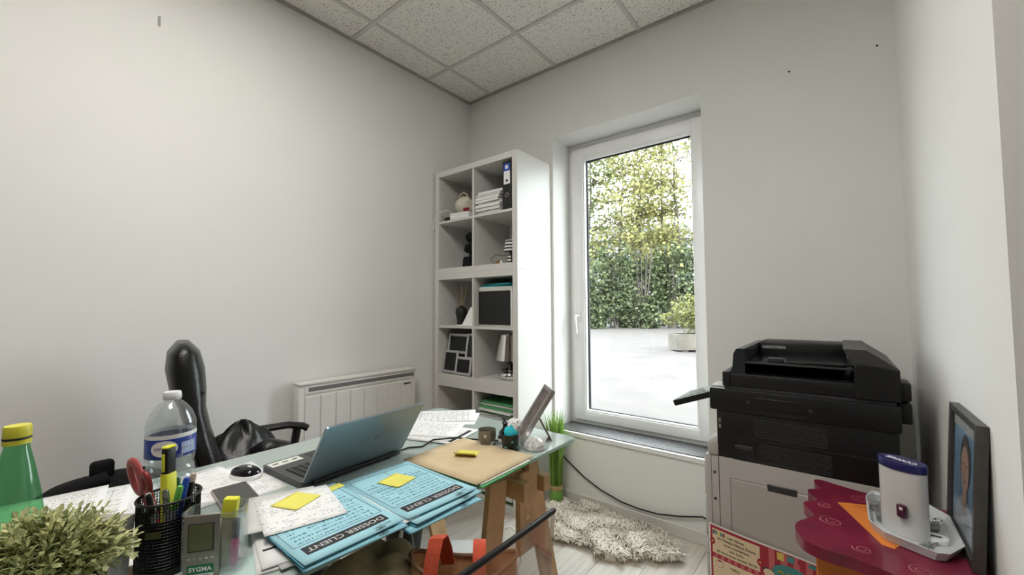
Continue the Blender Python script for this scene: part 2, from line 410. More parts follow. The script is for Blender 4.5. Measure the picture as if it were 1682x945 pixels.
def leaf(mb, p, s, asp=.6):
    a = rnd.uniform(0, 2*PI); b = rnd.uniform(-.9, .9); cth = rnd.uniform(0, 2*PI)
    d = Vector((math.cos(a)*math.cos(b), math.sin(a)*math.cos(b), math.sin(b)))
    e = d.orthogonal(); e.rotate(Matrix.Rotation(cth, 3, d)); e *= asp*.5
    p = Vector(p)
    mb.add([p, p+(d*.45+e)*s, p+d*s, p+(d*.45-e)*s], [(0, 1, 2, 3)])
bark = mat('bark', (.07, .06, .05), .9, var=.3, vscale=5)
def tree(label, x, y, h, trunk_h, rx, nleaf, lm, ls, lean=0, r=.12, clusters=40):
    t = thing('tree', label, 'tree', (x, y, 0), group='trees at the edge of the yard')
    mb = MB(); pts = []
    for i in range(9):
        u = i/8; pts.append((lean*u*u+rnd.uniform(-.06, .06)*u*3, rnd.uniform(-.1, .1)*u, h*.9*u))
    mb.tube(pts, r, 7, rf=[r*(1-.8*i/8) for i in range(9)])
    ends = []
    for k in range(clusters):
        u = rnd.uniform(trunk_h/h, .92); i = min(int(u/.9*8), 7); b0 = Vector(pts[i])
        a = rnd.uniform(0, 2*PI); ln = rx*rnd.uniform(.45, 1.0)*(1-.35*max(0, u-.5))
        e = b0+Vector((math.cos(a)*ln, math.sin(a)*ln, rnd.uniform(.3, 1.1)*ln*.7))
        mid = (b0+e)/2+Vector((0, 0, -.1*ln+rnd.uniform(-.1, .1)))
        mb.tube([b0, mid, e], .03, 4, rf=[r*.35, r*.22, .012]); ends += [e, mid]
    mb.obj('trunk', bark, t, 60)
    fb = MB()
    for k in range(nleaf):
        e = rnd.choice(ends); q = Vector((rnd.gauss(0, .42), rnd.gauss(0, .42), rnd.gauss(0, .32)))
        leaf(fb, e+q, ls*rnd.uniform(.6, 1.3))
    tag(fb.obj('foliage', lm, t), kind='stuff')
    return t
lm_y = leaf_mat('leaf_spring', (.13, .145, .045), (.34, .31, .13))
lm_g = leaf_mat('leaf_mid', (.05, .075, .025), (.15, .16, .06))
lm_d = leaf_mat('leaf_hedge', (.026, .044, .018), (.15, .18, .085))
lm_s = leaf_mat('leaf_shrub', (.07, .085, .02), (.20, .19, .075))
TL = ['slim tree with pale trunk at the left pane edge', 'forked spring-green tree behind the hedge left of centre', 'thin spring-green tree rising just right of pane centre',
      'tall bare-stemmed tree standing right of pane centre', 'leaning slim tree near the right pane edge', 'yellow-green tree far back behind the hedge',
      'mid-green tree at the far right behind the shrub', 'dark-leaved tree at top left of the pane', 'bushy young tree between hedge and planter', 'spreading pale tree at the far end of the yard']
spec = [(-10.9, 22.5, 14, 4, 2.4, 1700, lm_g, .25, .3, .16), (-9.2, 23.6, 15, 2.5, 2.9, 3000, lm_y, .24, .6, .11), (-7.9, 24.2, 16, 4, 2.7, 2700, lm_y, .24, -.2, .12),
        (-7.0, 25.6, 17, 5, 2.7, 2700, lm_y, .24, .1, .12), (-5.6, 25.0, 16, 4.5, 2.7, 2600, lm_y, .24, -.7, .12), (-10.2, 29, 18, 4, 3.4, 3200, lm_y, .28, .2, .14),
        (-3.4, 26, 15, 3, 2.8, 2200, lm_g, .26, .3, .13), (-12.8, 21.5, 15, 5, 2.6, 2400, lm_g, .26, .9, .18), (-2.0, 23.5, 13, 3, 2.4, 1800, lm_y, .24, 0, .1), (-14.6, 25, 15, 3, 3.0, 2200, lm_y, .26, 0, .13)]
for lb, s in zip(TL, spec): tree(lb, *s)
# hedge in separate bushes
def bush(name, label, x, y, w_, d_, h_, n, lm, ls, z0=0, grp=None, cat='bush', twig=True):
    t = thing(name, label, cat, (x, y, z0), group=grp)
    if twig:
        sb = MB()
        for k in range(9):
            a = rnd.uniform(0, 2*PI); rr_ = rnd.uniform(.2, .7)
            sb.tube([(rnd.uniform(-.1, .1)*w_, rnd.uniform(-.1, .1)*d_, 0), (math.cos(a)*rr_*w_*.3, math.sin(a)*rr_*d_*.3, h_*.5), (math.cos(a)*rr_*w_*.45, math.sin(a)*rr_*d_*.45, h_*.92)], .03, 5, rf=[.035*h_/3, .022*h_/3, .008*h_/3])
        sb.obj('stem', bark, t)
    fb = MB(); lob = [(rnd.uniform(-.4, .4)*w_, rnd.uniform(-.35, .35)*d_, rnd.uniform(.07, .82)*h_, rnd.uniform(.16, .3)) for _ in range(26)]
    for k in range(n):
        l = rnd.choice(lob); v = Vector((rnd.gauss(0, 1), rnd.gauss(0, 1), rnd.gauss(0, 1))).normalized()*rnd.uniform(.75, 1.05)
        p = Vector((l[0]+v.x*l[3]*w_*.7, l[1]+v.y*l[3]*d_*.8, max(.03, l[2]+v.z*l[3]*h_*.75)))
        leaf(fb, p, ls*rnd.uniform(.6, 1.3))
    tag(fb.obj('foliage', lm, t), kind='stuff'); return t
HL = ['dense dark green hedge bush at the left end of the yard', 'dark hedge bush left of pane centre', 'dense hedge bush with gaps at the pane centre', 'hedge bush right of pane centre', 'hedge bush behind the planter', 'hedge bush furthest right beyond the planter', 'hedge bush furthest left, mostly behind the window frame']
for lb, (x, y, h_) in zip(HL, [(-9.9, 20.6, 4.2), (-8.6, 21.5, 5.3), (-7.2, 22.4, 5.0), (-5.7, 23.3, 5.4), (-4.1, 24.2, 5.3), (-2.4, 25, 5.2), (-11.6, 19.8, 4.8)]):
    bush('hedge_bush', lb, x, y, 2.4, 1.8, h_, 3600, lm_d if h_ != 4.6 else lm_d, .22, grp='hedge along the far side of the yard')
# planter
conc = mat('concrete', (.10, .09, .075), .9, var=.25, vscale=4, bump=.4, bscale=30)
pt = thing('concrete_planter', 'weathered rectangular concrete planter in the yard', 'planter', (-.85, 10.45, 0), rz=.65)
pb = MB(); W2, D2, HH = .85, .36, .50
pb.box(-W2, W2, -D2, -D2+.07, .06, HH).box(-W2, W2, D2-.07, D2, .06, HH).box(-W2, -W2+.07, -D2+.07, D2-.07, .06, HH).box(W2-.07, W2, -D2+.07, D2-.07, .06, HH).box(-W2+.07, W2-.07, -D2+.07, D2-.07, .06, .14)
pb.obj('trough', conc, pt)
for sx in (-.6, .6): MB().box(sx-.08, sx+.08, -.3, .3, 0, .06).obj('foot', conc, pt)
MB().box(-W2+.07, W2-.07, -D2+.07, D2-.07, .14, .44).obj('soil', mat('soil', (.05, .04, .03), 1, var=.4, vscale=20), pt)
bush('shrub', 'feathery yellow-green shrub growing in the concrete planter', -.85, 10.45, 2.0, 1.3, 1.35, 5200, lm_s, .09, z0=.44, cat='shrub')
# far house
fh = thing('far_house', 'pale house glimpsed behind the trees', 'building', (-12, 46, 0), rz=.5)
MB().box(-11, 11, 0, 8, 0, 9).obj('house_wall', mat('render_pale', (.16, .165, .17), .9, var=.05, vscale=1), fh)
rf = MB(); rf.add([(-11.6, -.6, 9), (11.6, -.6, 9), (11.6, 8.6, 9), (-11.6, 8.6, 9), (-11.6, 4, 11.6), (11.6, 4, 11.6)], [(0, 1, 5, 4), (2, 3, 4, 5), (0, 4, 3), (1, 2, 5), (0, 3, 2, 1)])
rf.obj('house_roof', mat('roof_slate', (.07, .072, .08), .8, var=.15), fh)
gm_ = mat('dark_pane', (.10, .12, .14), .1, var=.1)
for ix in range(6):
    for iz in range(3):
        f = MB().box(-9.6+ix*3.5-.75, -9.6+ix*3.5+.75, -.08, .02, 1.2+iz*2.7, 2.8+iz*2.7).obj('house_window', white_pvc, fh)
        MB().box(-9.6+ix*3.5-.62, -9.6+ix*3.5+.62, -.10, -.079, 1.33+iz*2.7, 2.67+iz*2.7).obj('window_pane', gm_, f)

# ================================================================== SHELF UNITS
SX0, SX1, SD, MH = .025, .792, .387, .753
def shelf_unit(z0, label):
    t = thing('shelf_unit', label, 'shelf', ((SX0+SX1)/2, -SD/2, z0), group='stacked white cube shelves')
    w_, d_ = (SX1-SX0)/2, SD/2
    T = .041; b = .0015
    MB().box(-w_, -w_+T, -d_, d_, 0, MH, b, 1).obj('side_panel', white_l, t)
    MB().box(w_-T, w_, -d_, d_, 0, MH, b, 1).obj('side_panel', white_l, t)
    MB().box(-w_+T, w_-T, -d_, d_, 0, T, b, 1).obj('bottom_panel', white_l, t)
    MB().box(-w_+T, w_-T, -d_, d_, MH-T, MH, b, 1).obj('top_panel', white_l, t)
    MB().box(-.0085, .0085, -d_+.003, d_, T, MH-T, b, 1).obj('divider', white_l, t)
    for s in (-1, 1):
        xa, xb = (-w_+T, -.0085) if s < 0 else (.0085, w_-T)
        MB().box(xa, xb, -d_+.003, d_, MH/2-.0085, MH/2+.0085, b, 1).obj('shelf', white_l, t)
    for zz in (.10, .13, .33):   # peg holes on the left inner side
        MB().lathe([(.003, 0), (.003, .0015)], 8, mtx=Matrix.Translation((-w_+T-.0005, -d_+.035, zz+.3)) @ Matrix.Rotation(PI/2, 4, 'Y')).obj('peg_hole', hole_m, t)
    return t
shelf_unit(0, 'white cube shelf unit at the bottom of the stack, behind the desk')
shelf_unit(MH, 'middle white cube shelf unit holding the chrome lamp')
shelf_unit(2*MH, 'topmost white cube shelf unit holding the black binder')
C = {}  # cell floors
for k in range(3): C[k, 0] = k*MH+.0415; C[k, 1] = k*MH+MH/2+.009
XL0, XL1, XR0, XR1 = .066, .400, .417, .751

def bundle(name, label, cat, grp, x, y, z, w_, d_, h_, m, rz=0, m2=None, wob=.004, rs=None):
    rs = rs or random
    """a limp bundle of papers: slightly bulged slab"""
    mb = MB(); ph = rs.uniform(0, 6)
    mb.sheet(lambda u, v: ((u-.5)*w_, (v-.5)*d_, h_+wob*.5*(1+math.sin(ph+u*4+v*3))*(.25+v*.0)*math.sin(PI*min(max(u, .02), .98))), 6, 6, h_-.0005)
    # flatten underside
    n = 49
    mb.v = [(vx, vy, vz) if i < n else (vx, vy, 0) for i, (vx, vy, vz) in enumerate(mb.v)]
    o = mb.obj(name, m, None, loc=(x, y, z), rot=(0, 0, rz))
    return tag(o, label, cat, grp)

# --- top unit, upper right: paper bundles + binder
rs = random.Random(11)
z = C[2, 1]
ORD = ['topmost', 'second', 'third', 'fourth', 'fifth', 'sixth', 'seventh', 'eighth', 'ninth', 'tenth', 'eleventh', 'twelfth', 'thirteenth', 'fourteenth', 'fifteenth', 'sixteenth', 'seventeenth', 'eighteenth']
for k in range(8):
    h_ = rs.uniform(.015, .021)
    bundle('paper_bundle', ('white' if k % 3 else 'greyish')+' paper bundle beside the black binder, '+ORD[7-k]+' from the top', 'papers', 'white paper pile on the top shelf', .537+rs.uniform(-.006, .006), -.235+rs.uniform(-.012, .012), z, .208, .285, h_, paper if k % 3 else paper_g, rs.uniform(-.05, .05), rs=rs)
    z += h_+.0025
b = thing('lever_binder', 'black lever-arch binder with a blue and white spine label', 'binder', (.697, -.225, C[2, 1]))
MB().box(-.038, .038, -.145, .145, 0, .315, .003, 1).obj('binder_cover', mat('binder_black', (.01, .01, .012), .4, var=.2), b)
MB().box(-.026, .026, -.1462, -.1448, .165, .298).obj('spine_label', ink_w, b)
MB().box(-.026, .026, -.1468, -.1455, .250, .298).obj('label_band', mat('label_blue', (.02, .09, .42), .5, var=.1), b)
MB().lathe([(.013, 0), (.013, .002)], 20, mtx=Matrix.Translation((0, -.1466, .275)) @ Matrix.Rotation(PI/2, 4, 'X')).obj('label_emblem', ink_w, b)
MB().box(-.008, .008, -.1468, -.1455, .18, .195).obj('label_print', ink, b)
mb = MB(); mb.tube([(.013*math.cos(a*PI/10), -.146, .095+.013*math.sin(a*PI/10)) for a in range(21)], .003, 6, cap=False)
mb.obj('finger_ring', silver, b, 60)
# --- top unit, upper left: white box, cloth bag, black adapter, cable
t = thing('white_box', 'flat white box lying under the cloth bag', 'box', (.262, -.305, C[2, 1]), rz=.1)
MB().box(-.085, .085, -.075, .075, 0, .043, .004).obj('box_body', white_pvc, t, 40)
MB().box(-.086, .086, -.076, .076, .027, .029).obj('box_seam', paper_g, t)
t = thing('cloth_bag', 'crumpled cream cloth bag with a dark red patch on top of white box', 'bag', (.258, -.305, C[2, 1]+.0435), rz=.15)
bmx = MB(); rs = random.Random(5)
def lump(nu, nv, rx, ry, rz_, amp, rs, flat=.0, seedp=None):
    ph = [rs.uniform(0, 6.3) for _ in range(8)]
    vs_ = []; fs = []
    for j in range(nv+1):
        th = PI*j/nv
        for i in range(nu):
            a = 2*PI*i/nu
            d = 1+amp*(math.sin(3*a+ph[0]+2*th)+.7*math.sin(5*a+ph[1]-3*th)+.6*math.sin(4*th+ph[2]+a)+.4*math.sin(9*a+ph[3]+5*th))
            vs_.append((rx*d*math.sin(th)*math.cos(a), ry*d*math.sin(th)*math.sin(a), max(flat, rz_*(1+.5*(d-1))*(1-math.cos(th))/1.0)))
    for j in range(nv):
        for i in range(nu):
            k2 = (i+1) % nu; fs.append((j*nu+i, j*nu+k2, (j+1)*nu+k2, (j+1)*nu+i))
    return vs_, fs
v_, f_ = lump(28, 14, .088, .07, .062, .07, rs)
v_ = [(x*(1-.40*min(1, z/.13)), y, z) for x, y, z in v_]
bmx.add(v_, f_); bmx.obj('bag_body', mat('cream_cloth', (.58, .54, .45), .9, var=.12, vscale=25, bump=.4, bscale=60), t, 180)
MB().box(.03, .078, -.071, -.060, .004, .028, .003, 1).obj('red_patch', mat('dark_red', (.17, .01, .02), .8, var=.2), t)
MB().tube([(-.035, -.02, .112), (-.03, -.02, .140), (0, -.02, .152), (.03, -.02, .135), (.035, -.02, .105)], .009, 8, flat=.5).obj('bag_strap', MATS['cream_cloth'], t, 60)
t = thing('power_adapter', 'black power adapter with a thin white cable beside the white box', 'adapter', (.128, -.330, C[2, 1]))
MB().box(-.03, .03, -.035, .035, 0, .03, .006).obj('adapter_body', black_pl, t, 40)
MB().tube([(.03, 0, .018), (.06, -.02, .05), (.02, -.055, .075), (-.05, -.075, .06), (-.092, -.08, .0), (-.098, -.076, -.055), (-.06, -.075, -.045)], .003, 6).obj('white_cable', white_pvc, t, 60)
# --- top unit lower left: black lobed ornament
t = thing('lobed_ornament', 'black lobed ornament half hidden behind the shelf divider', 'ornament', (.322, -.318, C[2, 0]))
rs = random.Random(8)
MB().lathe([(.055, 0), (.06, .01), (.055, .055), (.05, .07)], 8, sx=.9).obj('ornament_base', blk_fab, t)
MB().tube([(0, 0, .06), (.004, 0, .24)], .012, 8).obj('ornament_stem', black_pl, t)
for zz, rx in ((.098, .047), (.178, .036)):
    v_, f_ = lump(16, 9, rx, rx, .033, .08, rs); MB().add([(a, b_, c_+zz) for a, b_, c_ in v_], f_).obj('lobe', blk_fab, t, 180)
# --- top unit lower right: striped lamp, gadgets
def stripes(name, a, b_, pitch):
    m = bpy.data.materials.new(name); m.use_nodes = True; nt = m.node_tree; bs = nt.nodes['Principled BSDF']; bs.inputs['Roughness'].default_value = .5
    tc = nt.nodes.new('ShaderNodeTexCoord'); sp = nt.nodes.new('ShaderNodeSeparateXYZ'); nt.links.new(tc.outputs['Object'], sp.inputs[0])
    d = nt.nodes.new('ShaderNodeMath'); d.operation = 'DIVIDE'; d.inputs[1].default_value = pitch; nt.links.new(sp.outputs['Z'], d.inputs[0])
    f = nt.nodes.new('ShaderNodeMath'); f.operation = 'FRACT'; nt.links.new(d.outputs[0], f.inputs[0])
    g_ = nt.nodes.new('ShaderNodeMath'); g_.operation = 'GREATER_THAN'; g_.inputs[1].default_value = .5; nt.links.new(f.outputs[0], g_.inputs[0])
    mx = nt.nodes.new('ShaderNodeMix'); mx.data_type = 'RGBA'; mx.inputs[6].default_value = (*a, 1); mx.inputs[7].default_value = (*b_, 1)
    nt.links.new(g_.outputs[0], mx.inputs[0]); nt.links.new(mx.outputs[2], bs.inputs['Base Color']); return m
stm = stripes('striped', (.75, .73, .68), (.02, .02, .02), .022)
t = thing('striped_lamp', 'small lamp with black and white striped shade on white shelf', 'lamp', (.655, -.285, C[2, 0]))
MB().lathe([(.028, 0), (.030, .006), (.024, .02), (.019, .06), (.019, .085)], 20).obj('lamp_base', stm, t, 50)
MB().lathe([(.045, .085), (.033, .16)], 24).obj('lamp_shade', stm, t, 50)
t = thing('small_charger', 'small black charger with a looped wire beside the striped lamp', 'charger', (.712, -.325, C[2, 0]))
MB().box(-.02, .02, -.02, .02, .055, .085, .004).box(-.012, .012, -.012, .012, 0, .056).obj('charger_body', black_pl, t)
MB().tube([(-.02, 0, .06), (-.06, -.01, .055), (-.14, -.01, .065), (-.185, -.01, .04), (-.16, -.01, .01), (-.10, -.01, .006), (-.06, -.01, .004)], .002, 6).obj('wire', mat('wire_brown', (.10, .07, .04), .5, var=.1), t, 60)
t = thing('white_plug', 'white plug stick leaning by right end of upper shelf', 'plug', (.738, -.30, C[2, 0]))
MB().box(-.006, .006, -.01, .01, 0, .10, .003).obj('plug_body', white_pvc, t); MB().tube([(0, 0, .0955), (-.02, -.01, .12), (-.03, -.01, .05), (-.035, -.02, .004)], .0025, 6).obj('plug_cable', black_pl, t, 60)
t = thing('brown_bead', 'small amber ball with a white ball on the shelf by the lamp', 'ornament', (.585, -.325, C[2, 0]))
MB().lathe([(.003, 0), (.012, .004), (.016, .014), (.012, .025), (.003, .03)], 14).obj('amber_ball', mat('amber', (.25, .12, .03), .3, var=.2), t, 180)
MB().lathe([(.003, 0), (.009, .003), (.012, .011), (.009, .02), (.003, .024)], 14, c=(.03, -.005, 0)).obj('white_ball', white_pvc, t, 180)
# --- middle unit upper left: reed diffuser, white card
t = thing('reed_diffuser', 'black head-shaped diffuser vase with thin reeds', 'vase', (.185, -.27, C[1, 1]))
MB().lathe([(.030, 0), (.036, .006), (.034, .03), (.040, .06), (.047, .09), (.043, .115), (.028, .13), (.016, .134), (.016, .142)], 18, sx=.9, sy=1).obj('head_vase', mat('vase_black', (.02, .019, .018), .5, var=.4, vscale=40, bump=.6, bscale=50), t, 180)
MB().lathe([(.002, 0), (.007, .004), (.009, .012), (.004, .03)], 8, mtx=Matrix.Translation((.0, -.040, .055))).obj('nose', MATS['vase_black'], t, 180)
for dx, dy in ((-.055, -.02), (-.035, .03), (.03, -.02), (.045, .015), (.01, .03)):
    MB().tube([(dx*.1, dy*.1, .10), (dx, dy, .285)], .0017, 6).obj('reed', mat('reed_tan', (.45, .33, .20), .7, var=.1), t)
t = thing('white_stand', 'white sloped plastic stand between diffuser and divider', 'stand', (.325, -.275, C[1, 1]))
MB().add([(-.07, -.06, .004), (.066, -.06, .004), (.066, .06, .004), (-.07, .06, .004), (-.035, -.01, .13), (.066, -.01, .13), (.066, .03, .13), (-.035, .03, .13)],
   [(0, 3, 2, 1), (4, 5, 6, 7), (0, 1, 5, 4), (1, 2, 6, 5), (2, 3, 7, 6), (3, 0, 4, 7)]).obj('stand_slope', white_pvc, t)
MB().box(-.10, .066, -.095, .06, 0, .006, .002, 1).obj('stand_base', white_pvc, t)
# --- middle unit upper right: black fronted box, teal folder, green folders
t = thing('document_box', 'white-edged document box with a glossy black front', 'box', (.570, -.215, C[1, 1]))
MB().box(-.142, .142, -.13, .14, 0, .262, .003, 1).obj('box_shell', white_l, t)
MB().box(-.140, .134, -.136, -.129, .013, .235, .002, 1).obj('black_front', black_gl, t)
MB().box(.134, .141, -.134, -.129, .013, .235).obj('edge_strip', silver, t)
rs = random.Random(4)
for k in range(2):
    bundle('teal_folder', ('lower', 'upper')[k]+' of two teal folders lying on the document box', 'folder', 'teal folders on the document box', .56+.02*k, -.215, C[1, 1]+.2624+k*.0135, .25, .23, .010, teal_f, .08-.2*k, rs=rs)
for k, (m, lb) in enumerate(((paper, 'white folder standing upright between document box and green folder'), (green_f, 'green folder standing upright at the right end of the shelf'))):
    tag(MB().box(.716+k*.014, .727+k*.014, -.36+.01*k, -.08, C[1, 1], C[1, 1]+.245-.02*k, .002, 1).obj('upright_folder', m), lb, 'folder')
# --- middle unit lower left: collage frame
t = thing('collage_frame', 'silver collage of four joined photo frames on the shelf', 'photo frame', (.225, -.335, C[1, 0]), rot=(R(-9), 0, 0))
fr_m = mat('frame_silver', (.58, .58, .58), .35, metal=.6, var=.05); blk_ph = mat('photo_black', (.008, .009, .011), .25, var=.5, vscale=15)
for (xa, xb, za, zb, yy) in ((-.135, .075, .145, .285, 0), (.055, .15, .11, .29, -.006), (-.155, -.008, .004, .165, -.010), (-.02, .135, .0, .125, -.016)):
    f = MB(); bw = .018
    f.box(xa, xa+bw, yy-.012, yy, za, zb, .002, 1).box(xb-bw, xb, yy-.012, yy, za, zb, .002, 1).box(xa+bw, xb-bw, yy-.012, yy, za, za+bw, .002, 1).box(xa+bw, xb-bw, yy-.012, yy, zb-bw, zb, .002, 1)
    f = f.obj('frame_border', fr_m, t); MB().box(xa+bw-.001, xb-bw+.001, yy-.006, yy-.002, za+bw-.001, zb-bw+.001).obj('dark_photo', blk_ph, f)
# --- middle unit lower right: chrome lamp
t = thing('chrome_lamp', 'chrome table lamp with a mirrored conical shade', 'lamp', (.628, -.255, C[1, 0]))
MB().lathe([(.062, 0), (.076, .012), (.079, .03), (.070, .046), (.045, .053)], 36).obj('lamp_base', chrome, t, 50)
MB().lathe([(.045, .053), (.062, .056), (.062, .063), (.03, .068), (.014, .085), (.024, .098), (.010, .110), (.008, .15)], 30).obj('lamp_stem', mat('chrome_dark', (.35, .34, .33), .1, metal=1, var=.05), t, 50)
MB().lathe([(.098, .125), (.068, .29), (.066, .29), (.096, .127)], 36, cap=False).obj('lamp_shade', chrome, t, 50)
# --- bottom unit upper right & lower right: green folder stacks
rs = random.Random(21)
for base, n, lb, grp, x_, in ((C[0, 1], 18, 'file folder stacked behind the desktop, ', 'folders stacked behind the desktop', .585), (C[0, 0], 9, 'file folder on the lowest shelf, ', 'folders stacked on the lowest shelf', .590)):
    z = base
    for k in range(n):
        h_ = rs.uniform(.009, .014) if n > 10 else rs.uniform(.019, .026); m = (green_f, paper_g, paper_g, green_f, paper)[k % 5] if k < n-1 else green_f
        bundle('file_folder', {'folder_green': 'green ', 'paper_grey': 'grey ', 'paper': 'white '}[m.name]+lb+ORD[n-1-k]+' from the top', 'folder', grp, x_+rs.uniform(-.01, .01), -.235+rs.uniform(-.02, .02), z, .285, .25, h_, m, rs.uniform(-.06, .06), wob=.006, rs=rs)
        z += h_+.0035

# ================================================================== RADIATOR
t = thing('radiator', 'white electric panel radiator on the left wall', 'radiator', (0, -.992, .12))
rad_m = mat('radiator_white', (.72, .70, .66), .4, var=.02, vscale=3)
HW, RZ = .384, .745
MB().box(.012, .03, -.3, .3, .1, .6).obj('wall_bracket', dark_gr, t)
MB().box(.028, .092, -HW, HW, 0, RZ-.012, .006).obj('casing', rad_m, t, 40)
MB().box(.02, .10, -HW-.002, HW+.002, RZ-.014, RZ, .005).obj('top_cap', rad_m, t, 40)
n = 8; st = (2*HW-.06)/n
for k in range(n):
    y0 = -HW+.03+k*st
    MB().box(.0915, .097, y0+.002, y0+st-.002, .03, RZ-.075, .003, 1).obj('front_fin', rad_m, t)
MB().box(.0915, .0965, -HW+.03, HW-.03, RZ-.062, RZ-.022).obj('vent_frame', rad_m, t)
MB().box(.096, .0972, -HW+.05, HW-.02, RZ-.050, RZ-.028).obj('vent_slot', mat('vent_dark', (.16, .155, .15), .7, var=.1), t)
MB().box(.0972, .0985, HW-.10, HW-.045, RZ-.10, RZ-.09).obj('badge', dark_gr, t)

# ================================================================== DESK
DZ = .75; DX0, DX1, DY0, DY1 = .705, 1.516, -2.545, -.944
def rrect(x0, x1, y0, y1, r, n=5):
    o = []
    for cx, cy, a0 in ((x1-r, y1-r, 0), (x0+r, y1-r, 90), (x0+r, y0+r, 180), (x1-r, y0+r, 270)):
        for k in range(n+1):
            a = R(a0+90*k/n); o.append((cx+r*math.cos(a), cy+r*math.sin(a)))
    return o
glass_m = mat('sage_glass', (.40, .47, .43), .09, var=.02, vscale=2, coat=.4)
edge_m = mat('glass_edge', (.42, .60, .52), .12, var=.03)
t = thing('desk_glass_top', 'pale green frosted glass desktop resting on wooden trestles', 'desk', (0, 0, 0))
MB().prism(rrect(DX0+.002, DX1-.002, DY0+.002, DY1-.002, .03), DZ-.0015, DZ).obj('glass_surface', glass_m, t)
MB().prism(rrect(DX0, DX1, DY0, DY1, .032), DZ-.0115, DZ-.0015).obj('glass_edge', edge_m, t)
def trestle(yc, label):
    t = thing('trestle', label, 'trestle', (1.11, yc, 0), group='wooden desk trestles')
    zt = DZ-.0115
    # top bar
    MB().box(-.36, .375, -.022, .022, zt-.045, zt, .002, 1).obj('top_bar', wood, t)
    for s in (-1, 1):
        x0 = s*.325
        # near and far legs, splayed in y, planks 85 mm wide
        MB().bar((x0, -.135, .685), (x0-.0, -.235, 0), .022, .088, up=(0, 1, 0), bev=.002).obj('leg', wood, t)
        MB().bar((x0, .045, .685), (x0, .235, 0), .022, .085, up=(0, 1, 0), bev=.002).obj('leg', wood, t)
        # adjustable board with three peg holes
        bd = MB().box(x0-.011+.03*s, x0+.011+.03*s, -.062, .04, .42, zt-.045, .002, 1).obj('height_board', wood, t)
        for zz in (.605, .571, .537):
            MB().lathe([(.008, 0), (.008, .0015)], 12, mtx=Matrix.Translation((x0+.0405*s, -.02, zz)) @ Matrix.Rotation(s*PI/2, 4, 'Y')).obj('peg_hole', mat('peg_hole_pale', (.75, .6, .42), .7, var=.1), bd)
    MB().box(-.37, .40, -.085, -.045, .615, .675, .002, 1).obj('cross_beam', wood, t)
    MB().box(-.37, .385, .055, .095, .60, .655, .002, 1).obj('cross_beam', wood, t)
    return t
trestle(-1.20, 'pine trestle under the far end of the glass desktop')
trestle(-2.30, 'pine trestle under the near end of the glass desktop')

# ---- paper helpers on the desk
def sheet(name, label, cat, cx, cy, z, w_, h_, rz, m, curl=0, grp=None, th=.0008, curl_fn=None, nu=8, nv=8):
    """page lying flat: local x = reading direction, local y = up the page"""
    def fn(u, v):
        zz = th
        if curl_fn: zz += curl_fn(u, v)
        elif curl: zz += curl*(max(0, abs(u-.5)*2-.5)**2)*(v**2)
        return ((u-.5)*w_, (v-.5)*h_, zz)
    o = MB().sheet(fn, nu, nv, th*.9).obj(name, m, None, 180, (cx, cy, z), (0, 0, rz))
    return tag(o, label, cat, grp)
pr_txt = print_mat('printed_page', dens=.55, pitch=.0065)
pr_form = print_mat('printed_form', dens=.5, pitch=.007, box=.028)
pr_hand = print_mat('handwriting', ink=(.34, .35, .40), pitch=.011, dens=.50, letter=230, wx=.09, wy=.13)
pr_blue = print_mat('blue_form', paper=(.36, .63, .71), ink=(.04, .10, .14), pitch=.0165, wx=.088, wy=.080, dens=.60, letter=330)

# notes sheet (mouse pad)
sheet('note_sheet', 'white handwritten sheet under the mouse', 'paper', .932, -1.922, DZ, .150, .30, R(-90)+R(-2), pr_hand)
sheet('note_sheet', 'white handwritten sheet under the phone, sticking out to its left', 'paper', .90, -1.995, DZ+.0012, .17, .29, R(-90)+R(5), pr_hand)
# green card
t = tag(MB().prism(rrect(-.05, .05, -.04, .04, .02), 0, .003).obj('green_card', mat('card_green', (.03, .33, .11), .4, var=.1), loc=(.905, -1.795, DZ), rot=(0, 0, .1)), 'green plastic card half under the laptop corner', 'card')

# mouse
t = thing('computer_mouse', 'black and white computer mouse on the handwritten sheet', 'mouse', (.915, -1.903, DZ+.0025), rz=R(-70))
def dome(rx, ry, h, k0=0, n=24, m_=8, sq=2.6, z0=0):
    vs_ = []; fs = []
    for j in range(m_+1):
        a = PI/2*j/m_; rr_ = math.cos(a)**.7 if j < m_ else .001; zz = z0+h*math.sin(a)
        for i in range(n):
            th = 2*PI*i/n; c_, s_ = math.cos(th), math.sin(th); d = (abs(c_)**sq+abs(s_)**sq)**(-1/sq)
            vs_.append((rx*rr_*d*c_, ry*rr_*d*s_, zz))
    for j in range(m_):
        for i in range(n): fs.append((j*n+i, j*n+(i+1) % n, (j+1)*n+(i+1) % n, (j+1)*n+i))
    fs.append(tuple(reversed(range(n)))); fs.append(tuple(m_*n+i for i in range(n)))
    return vs_, fs
MB().add(*dome(.032, .050, .026)).obj('mouse_shell', white_pvc, t, 60)
MB().add(*dome(.0300, .0465, .0215, z0=.0095)).obj('mouse_top', black_gl, t, 60)
MB().box(-.003, .003, .008, .022, .028, .0325, .001, 1).obj('scroll_wheel', white_pvc, t)
# phone
t = thing('smartphone', 'dark smartphone lying beside the handwritten sheet', 'phone', (1.062, -1.975, DZ+.0022), rz=R(-96))
MB().prism(rrect(-.043, .043, -.092, .092, .01), 0, .008).obj('phone_case', mat('case_clear_pink', (.34, .27, .25), .3, var=.1), t)
MB().prism(rrect(-.040, .040, -.089, .089, .008), .008, .0088).obj('phone_screen', mat('phone_glass', (.035, .035, .03), .12, var=.1), t)

# laptop
t = thing('laptop', 'open dark laptop seen from behind its brushed blue-grey lid', 'laptop', (1.130, -1.662, DZ), rz=R(-86))
